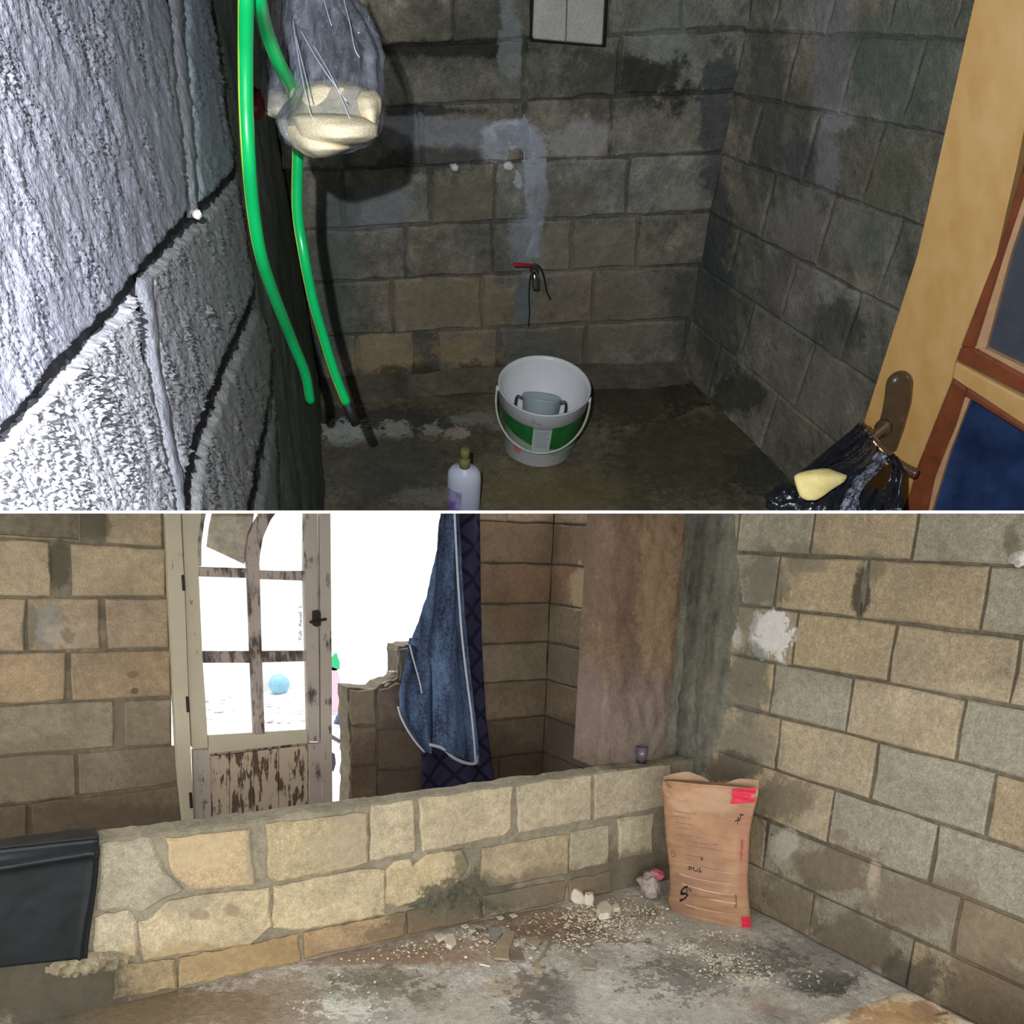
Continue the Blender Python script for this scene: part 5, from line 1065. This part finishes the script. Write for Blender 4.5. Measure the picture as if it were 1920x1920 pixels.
bpatch('green_label', .30, 1.6, lambda a: .070-.02*(a-.3), .137, m_gl)
bpatch('faded_print', .30, 1.4, .044, lambda a: .070-.02*(a-.3), m_gp); bpatch('faded_print', -.42, -.14, .058, .078, m_gp)
bpatch('text_panel', -.14, .30, .05, .132, plain('panel_white', C(196, 202, 204), .4, vary=.02), .0012)
m_fine = plain('grey_small_print', C(140, 148, 150), .5)
for k in range(8): bpatch('print_line', -.09, .25-.03*(k % 3), .126-.007*k, .124-.007*k, m_fine, .0016, 8)
def bdisc(name, a0, h0, ra, rh, mat, lift):
    bm = bmesh.new(); c = bm.verts.new(V3(onb(a0, h0, lift))); ring = [bm.verts.new(V3(onb(a0+ra*math.cos(t), h0+rh*math.sin(t), lift))) for t in np.linspace(0, 2*math.pi, 21)[:-1]]
    for i in range(20): bm.faces.new((c, ring[i], ring[(i+1) % 20]))
    return obj(name, bm, mat, BU, 'u', smooth=True)
bdisc('red_emblem', -.52, .052, .11, .014, plain('faded_red_print', C(200, 128, 122), .5), .0014)
bpatch('catch_mark', -.16, .04, .153, .1555, plain('mark_grey', C(150, 150, 158), .5), .0065, 8); bpatch('catch_mark', -.16, -.14, .153, .166, bpy.data.materials['mark_grey'], .0065, 3)
# bail hanging in front
bl = []
for t in np.linspace(0, 1, 40):
    a = -1.62+(3.24)*t; sag = math.sin(math.pi*t)
    q = BK+U2*(.152-.078*sag**.9)+(ef*math.cos(a)+es*math.sin(a))*(rad(.15)+.010+.004*sag); bl.append(q)
obj('bail', tube(bmesh.new(), bl, .0028, 8), plain('bail_white', C(206, 210, 200), .4), BU, 'u', smooth=True)
for sgn in (-1, 1): obj('bail_ear', tube(bmesh.new(), [BK+U2*.155+es*sgn*(rad(.15)+.003), BK+U2*.155+es*sgn*(rad(.15)+.012)], .007, 10), m_white, BU, 'u', smooth=True)
# pot inside the bucket
PT = thing('small_pot', BK+U2*.014, 'small pale enamel pot with two handles standing inside the bucket', 'pot')
PU = nrm(U2-ef*.50); PC = BK+ef*.030+U2*.036-es*.004; m_en = plain('pale_enamel', C(176, 190, 194), .25, .6, vary=.03)
obj('pot_body', lathe(bmesh.new(), PC, PU, [(.001, 0), (.036, 0), (.050, .105), (.051, .107), (.050, .110), (.046, .107), (.038, .006), (.001, .006)], 40, cap0=False, cap1=False), m_en, PT, 'u', smooth=True)
mh = plain('dark_steel', C(70, 78, 84), .3, .5, metal=.7)
for sgn in (-1, 1):
    q = [PC+es*sgn*.047+PU*.098, PC+es*sgn*.062+PU*.102, PC+es*sgn*.066+PU*.085, PC+es*sgn*.062+PU*.06, PC+es*sgn*.046+PU*.058]
    obj('handle', tube(bmesh.new(), spline(q, 5), .0034, 8), mh, PT, 'u', smooth=True)

# bottle --------------------------------------------------------------------------------------
m = NT('white_bottle'); m.b.inputs['Roughness'].default_value = .35; c = m.mix(m.noise(8), C(222, 226, 240), C(208, 214, 236)); m.L.new(c, m.b.inputs['Base Color']); m_bot = m.m
top = C3(872, 842, 1.98); tf = (top-FLU[0]).dot(U2); foot = top-U2*tf
print('bottle height', tf, proj(foot))
BO = thing('bottle', foot, 'white plastic bottle with olive cap and purple print in the lower washroom', 'bottle')
def obl(prof, flat_=.72, seg=36):
    bm = bmesh.new(); rings = []; e1 = es; e2 = ef
    for r, h in prof:
        fl = flat_ if r > .02 else 1.0
        rings.append([bm.verts.new(V3(foot+U2*h+e1*r*math.cos(2*math.pi*k/seg)+e2*r*fl*math.sin(2*math.pi*k/seg))) for k in range(seg)])
    for a, b in zip(rings, rings[1:]):
        for k in range(seg): bm.faces.new((a[k], a[(k+1) % seg], b[(k+1) % seg], b[k]))
    bm.faces.new(rings[0][::-1]); bm.faces.new(rings[-1]); return bm
sh = tf-.052
obj('bottle_body', obl([(.040, 0), (.0415, .004), (.0415, sh-.035), (.0395, sh-.016), (.030, sh-.004), (.014, sh+.001), (.0125, sh+.004)]), m_bot, BO, 'u', smooth=True)
m_ol = plain('olive_cap', C(136, 134, 84), .5, .4)
obj('cap', obl([(.0135, sh+.001), (.0135, sh+.022), (.0105, sh+.024), (.0095, sh+.030), (.0115, sh+.032), (.0115, tf-.003), (.009, tf)]), m_ol, BO, 'u', smooth=True)
bm = bmesh.new(); g = []
for i in range(13):
    a = -1.1+1.05*i/12; g.append([bm.verts.new(V3(foot+U2*(sh-.055-.16*j/8)+es*.0422*math.sin(a)+ef*.0422*.72*math.cos(a)+ef*.0006)) for j in range(9)])
for a, b in zip(g, g[1:]):
    for j in range(8): bm.faces.new((a[j], b[j], b[j+1], a[j+1]))
m = NT('faded_purple_print'); m.L.new(m.mix(m.rng(m.noise(28, 4), .42, .62, 0, 1), C(176, 172, 206), C(128, 96, 176)), m.b.inputs['Base Color']); m.b.inputs['Roughness'].default_value = .5
obj('purple_label', bm, m.m, BO, 'u', smooth=True)

# door ------------------------------------------------------------------------------------------
dd_ = Wd(nrm(camv(-2234, -1373))); dn = nrm(np.cross(dd_, U2)); anc = C3(1700, 600, 1.36); dn = dn if dn.dot(EYE-anc) > 0 else -dn
DU = (anc, dn)
print('door depths', [round(float((R.T@(hit(x, y, DU)-EYE))[1]), 2) for x, y in ((1826, 6), (1905, 6), (1624, 780), (1905, 957), (1700, 957))])
m = NT('varnished_pine'); gn = m.noise(5, 6, .6, sx=(6, 6, .8)); g2 = m.noise(2.2, 4); kn = m.noise(9, 3)
c = m.mix(m.rng(gn, .3, .7, 0, 1), C(208, 172, 118), C(196, 152, 90)); c = m.mix(m.rng(g2, .45, .7, 0, .6), c, C(184, 138, 66)); c = m.mix(m.rng(kn, .64, .74, 0, .5), c, C(176, 136, 76))
m.L.new(c, m.b.inputs['Base Color']); m.b.inputs['Roughness'].default_value = .38; m.b.inputs['Specular IOR Level'].default_value = .35; m_pine = m.m
m_mold = plain('brown_moulding', C(122, 66, 40), .35, .5, vary=.3, bs=30); m_dgl = NT('reeded_glass')
wv = m_dgl.n('ShaderNodeTexWave'); wv.inputs['Scale'].default_value = 60; wv.bands_direction = 'X'; dt_ = m_dgl.n('ShaderNodeVectorMath', operation='DOT_PRODUCT'); m_dgl.L.new(m_dgl.geo.outputs['Position'], dt_.inputs[0]); dt_.inputs[1].default_value = tuple(dd_); m_dgl.L.new(dt_.outputs['Value'], wv.inputs[0]); m_dgl.L.new(m_dgl.mix(m_dgl.rng(m_dgl.noise(7, 4), .35, .65, 0, 1), C(26, 38, 70), C(58, 82, 128)), m_dgl.b.inputs['Base Color'])
m_dgl.b.inputs['Roughness'].default_value = .25; m_dgl.L.new(m_dgl.bump(wv.outputs[1], .002), m_dgl.b.inputs['Normal']); m_dgl2 = plain('grey_reeded_glass', C(70, 74, 84), .3, .5); m_dgl = m_dgl.m
DO = thing('door_2', hit(1700, 957, DU), 'x', 'x'); del DO['label']; del DO['category']; DO['kind'] = 'structure'; DO['label'] = 'varnished pine door with reeded glass panes at the right of the washroom'
def dw(name, poly, dz, th, mat, bev=.003): return obj(name, bevel(pixprism(poly, off(DU, dz), th), bev), mat, DO, 'u')
dw('stile', [(1840, -60), (1977, -60), (1909, 300), (1868, 480), (1803, 650), (1790, 672), (1783, 715), (1722, 870), (1690, 975), (1586, 975), (1602, 850), (1624, 780), (1672, 630), (1720, 480), (1774, 240), (1826, 6)], 0, .035, m_pine)
dw('rail', [(1789, 679), (1990, 786), (1990, 850), (1784, 710)], -.001, .034, m_pine)
dw('moulding', [(1924, 290), (1940, 300), (1880, 480), (1826, 655), (1800, 652), (1868, 480)], .004, .03, m_mold)
dw('moulding', [(1800, 652), (1826, 655), (1990, 744), (1990, 776), (1792, 676)], .004, .03, m_mold)
dw('moulding', [(1786, 712), (1812, 730), (1790, 800), (1752, 890), (1735, 975), (1690, 975), (1722, 870)], .004, .03, m_mold)
dw('moulding', [(1812, 728), (1990, 846), (1990, 858), (1806, 742)], .004, .03, m_mold)
m_bead = plain('tan_bead', C(190, 150, 112), .45)
dw('glazing_bead', [(1940, 300), (1952, 306), (1894, 480), (1848, 655), (1826, 655), (1880, 480)], -.002, .02, m_bead, .001)
dw('glazing_bead', [(1826, 655), (1848, 655), (1990, 724), (1990, 744)], -.002, .02, m_bead, .001)
dw('glazing_bead', [(1806, 742), (1818, 750), (1780, 850), (1742, 975), (1735, 975), (1752, 890), (1790, 800)], -.002, .02, m_bead, .001)
dw('pane', [(1952, 300), (2050, 300), (2050, 780), (1846, 656), (1894, 480)], -.012, .004, m_dgl2, .0005)
dw('pane', [(1812, 744), (1990, 858), (2050, 1000), (1735, 1000), (1780, 850)], -.012, .004, m_dgl, .0005)
dw('panel_backing', [(1920, 200), (2100, 200), (2100, 1020), (1690, 1020), (1786, 700), (1880, 400)], -.03, .004, plain('dark_back', C(22, 26, 34), .6), .0005)
# handle
m_hm = plain('dark_bronze', C(120, 98, 74), .28, .6, metal=.55, vary=.1)
cp_ = [(1683+24*math.cos(t)-2*math.sin(t), 722+24*math.sin(t)) for t in np.linspace(math.pi*1.02, math.pi*2.0, 12)]
HD = obj('handle_plate', bevel(pixprism(cp_+[(1704, 760), (1690, 810), (1676, 850), (1636, 850), (1646, 800), (1654, 770)], off(DU, .010), .012), .0035, 3), m_hm, DO, 'u', smooth=False)
obj('screw', tube(bmesh.new(), [hit(1678, 713, off(DU, .009)), hit(1678, 713, off(DU, .013))], .005, 12), plain('bright_screw', C(200, 196, 190), .3, metal=.8), HD, 'u', smooth=True)
s0 = hit(1657, 802, off(DU, .01)); s1 = s0+dn*.045
obj('spindle', tube(bmesh.new(), [s0, s0+dn*.006, s0+dn*.007, s1], [.016, .015, .009, .009], 18), m_hm, HD, 'u', smooth=True)
print('spindle end', proj(s1))
HL = off(DU, .052)
obj('lever', tube(bmesh.new(), spline([hit(x, y, HL) for x, y in ((1614, 798), (1622, 806), (1636, 826), (1655, 846), (1680, 866), (1706, 882), (1720, 889))], 6), [.007]*6+[.009]*10+[.0075]*14+[.008]*6+[.006], 14), m_hm, HD, 'u', smooth=True)
obj('lever_neck', tube(bmesh.new(), [s1-dn*.004, hit(1624, 806, HL)], .009, 12), m_hm, HD, 'u', smooth=True)

# black bag hanging from the handle ----------------------------------------------------------------
KB = thing('black_bag', C3(1600, 950, 1.22), 'shiny black plastic bag with a cream bar hanging from the pine door handle', 'plastic bag')
m = NT('shiny_black_film'); m.b.inputs['Base Color'].default_value = (.012, .013, .018, 1); m.b.inputs['Roughness'].default_value = .22; m.b.inputs['Specular IOR Level'].default_value = .9
m.L.new(m.bump(m.noise(30, 5, .55), .010), m.b.inputs['Normal']); m_bf = m.m
m = NT('silvery_film'); m.L.new(m.mix(m.rng(m.noise(80, 5, .7), .45, .65, 0, 1), C(40, 44, 56), C(170, 176, 196)), m.b.inputs['Base Color']); m.b.inputs['Roughness'].default_value = .3; m.b.inputs['Specular IOR Level'].default_value = .8; m.L.new(m.bump(m.noise(90, 5), .01), m.b.inputs['Normal']); m_sf = m.m
def strip(rows, mat, name='film', d=1.24, dep=.012, amp=.006):
    """band of film through [(xl, yl, xr, yr, dist)]"""
    bm = bmesh.new(); L_ = spline([C3(r[0], r[1], r[4]) for r in rows], 8); R_ = spline([C3(r[2], r[3], r[4]) for r in rows], 8); g = []
    for i, (a, b) in enumerate(zip(L_, R_)):
        row = []
        for j in range(13):
            u = j/12; p = a*(1-u)+b*u; p = p-Wd((0, 1, 0))*(dep*math.sin(math.pi*u)+amp*math.sin(u*19+i*.25)+amp*N3(p, 40)); row.append(bm.verts.new(V3(p)))
        g.append(row)
    for a, b in zip(g, g[1:]):
        for j in range(12): bm.faces.new((a[j], a[j+1], b[j+1], b[j]))
    o = obj(name, bm, mat, KB, 'u', smooth=True); s = o.modifiers.new('s', 'SOLIDIFY'); s.thickness = .0012; return o
strip([(1606, 796, 1620, 808, 1.27), (1575, 826, 1610, 836, 1.26), (1530, 860, 1570, 866, 1.25), (1490, 892, 1530, 896, 1.24)], m_bf, 'carry_loop')
strip([(1612, 812, 1640, 830, 1.26), (1600, 840, 1640, 850, 1.25), (1560, 868, 1625, 880, 1.23), (1520, 890, 1600, 905, 1.22), (1500, 925, 1580, 935, 1.22), (1480, 985, 1580, 985, 1.22)], m_bf, 'carry_loop', amp=.004)
strip([(1640, 850, 1664, 858, 1.25), (1618, 878, 1644, 888, 1.23), (1596, 905, 1622, 912, 1.215), (1580, 935, 1612, 940, 1.21), (1560, 985, 1615, 985, 1.2)], m_sf, 'silver_strand', amp=.004)
strip([(1655, 856, 1680, 866, 1.26), (1668, 880, 1686, 885, 1.25), (1664, 915, 1688, 915, 1.24), (1650, 985, 1690, 985, 1.23)], m_bf, 'silver_strand')
strip([(1676, 870, 1686, 873, 1.25), (1676, 900, 1688, 902, 1.24), (1668, 940, 1684, 940, 1.235), (1664, 985, 1680, 985, 1.23)], m_sf, 'silver_strand', amp=.002)
strip([(1560, 925, 1660, 915, 1.235), (1540, 950, 1655, 950, 1.23), (1530, 990, 1650, 990, 1.23)], m_bf, 'bag_body')
obj('bag_body', crumple(C3(1478, 940, 1.26), (.035, .03, .022), 6, 4, .5), m_bf, KB, 'u', smooth=True)
o = obj('cream_bar', loft([(878, 1540, 1556), (884, 1502, 1572), (892, 1488, 1590), (905, 1490, 1582), (918, 1494, 1560), (932, 1500, 1542), (938, 1512, 1530)], 1.185, .016, 40, lambda q, a, v: Wd((0, 1, 0))*.003*N3(q, 30)), plain('cream_sponge', C(226, 208, 140), .6, .3, bumpd=.001), KB, 'u', smooth=True); o['label'] = 'cream yellow bar showing between the black folds'
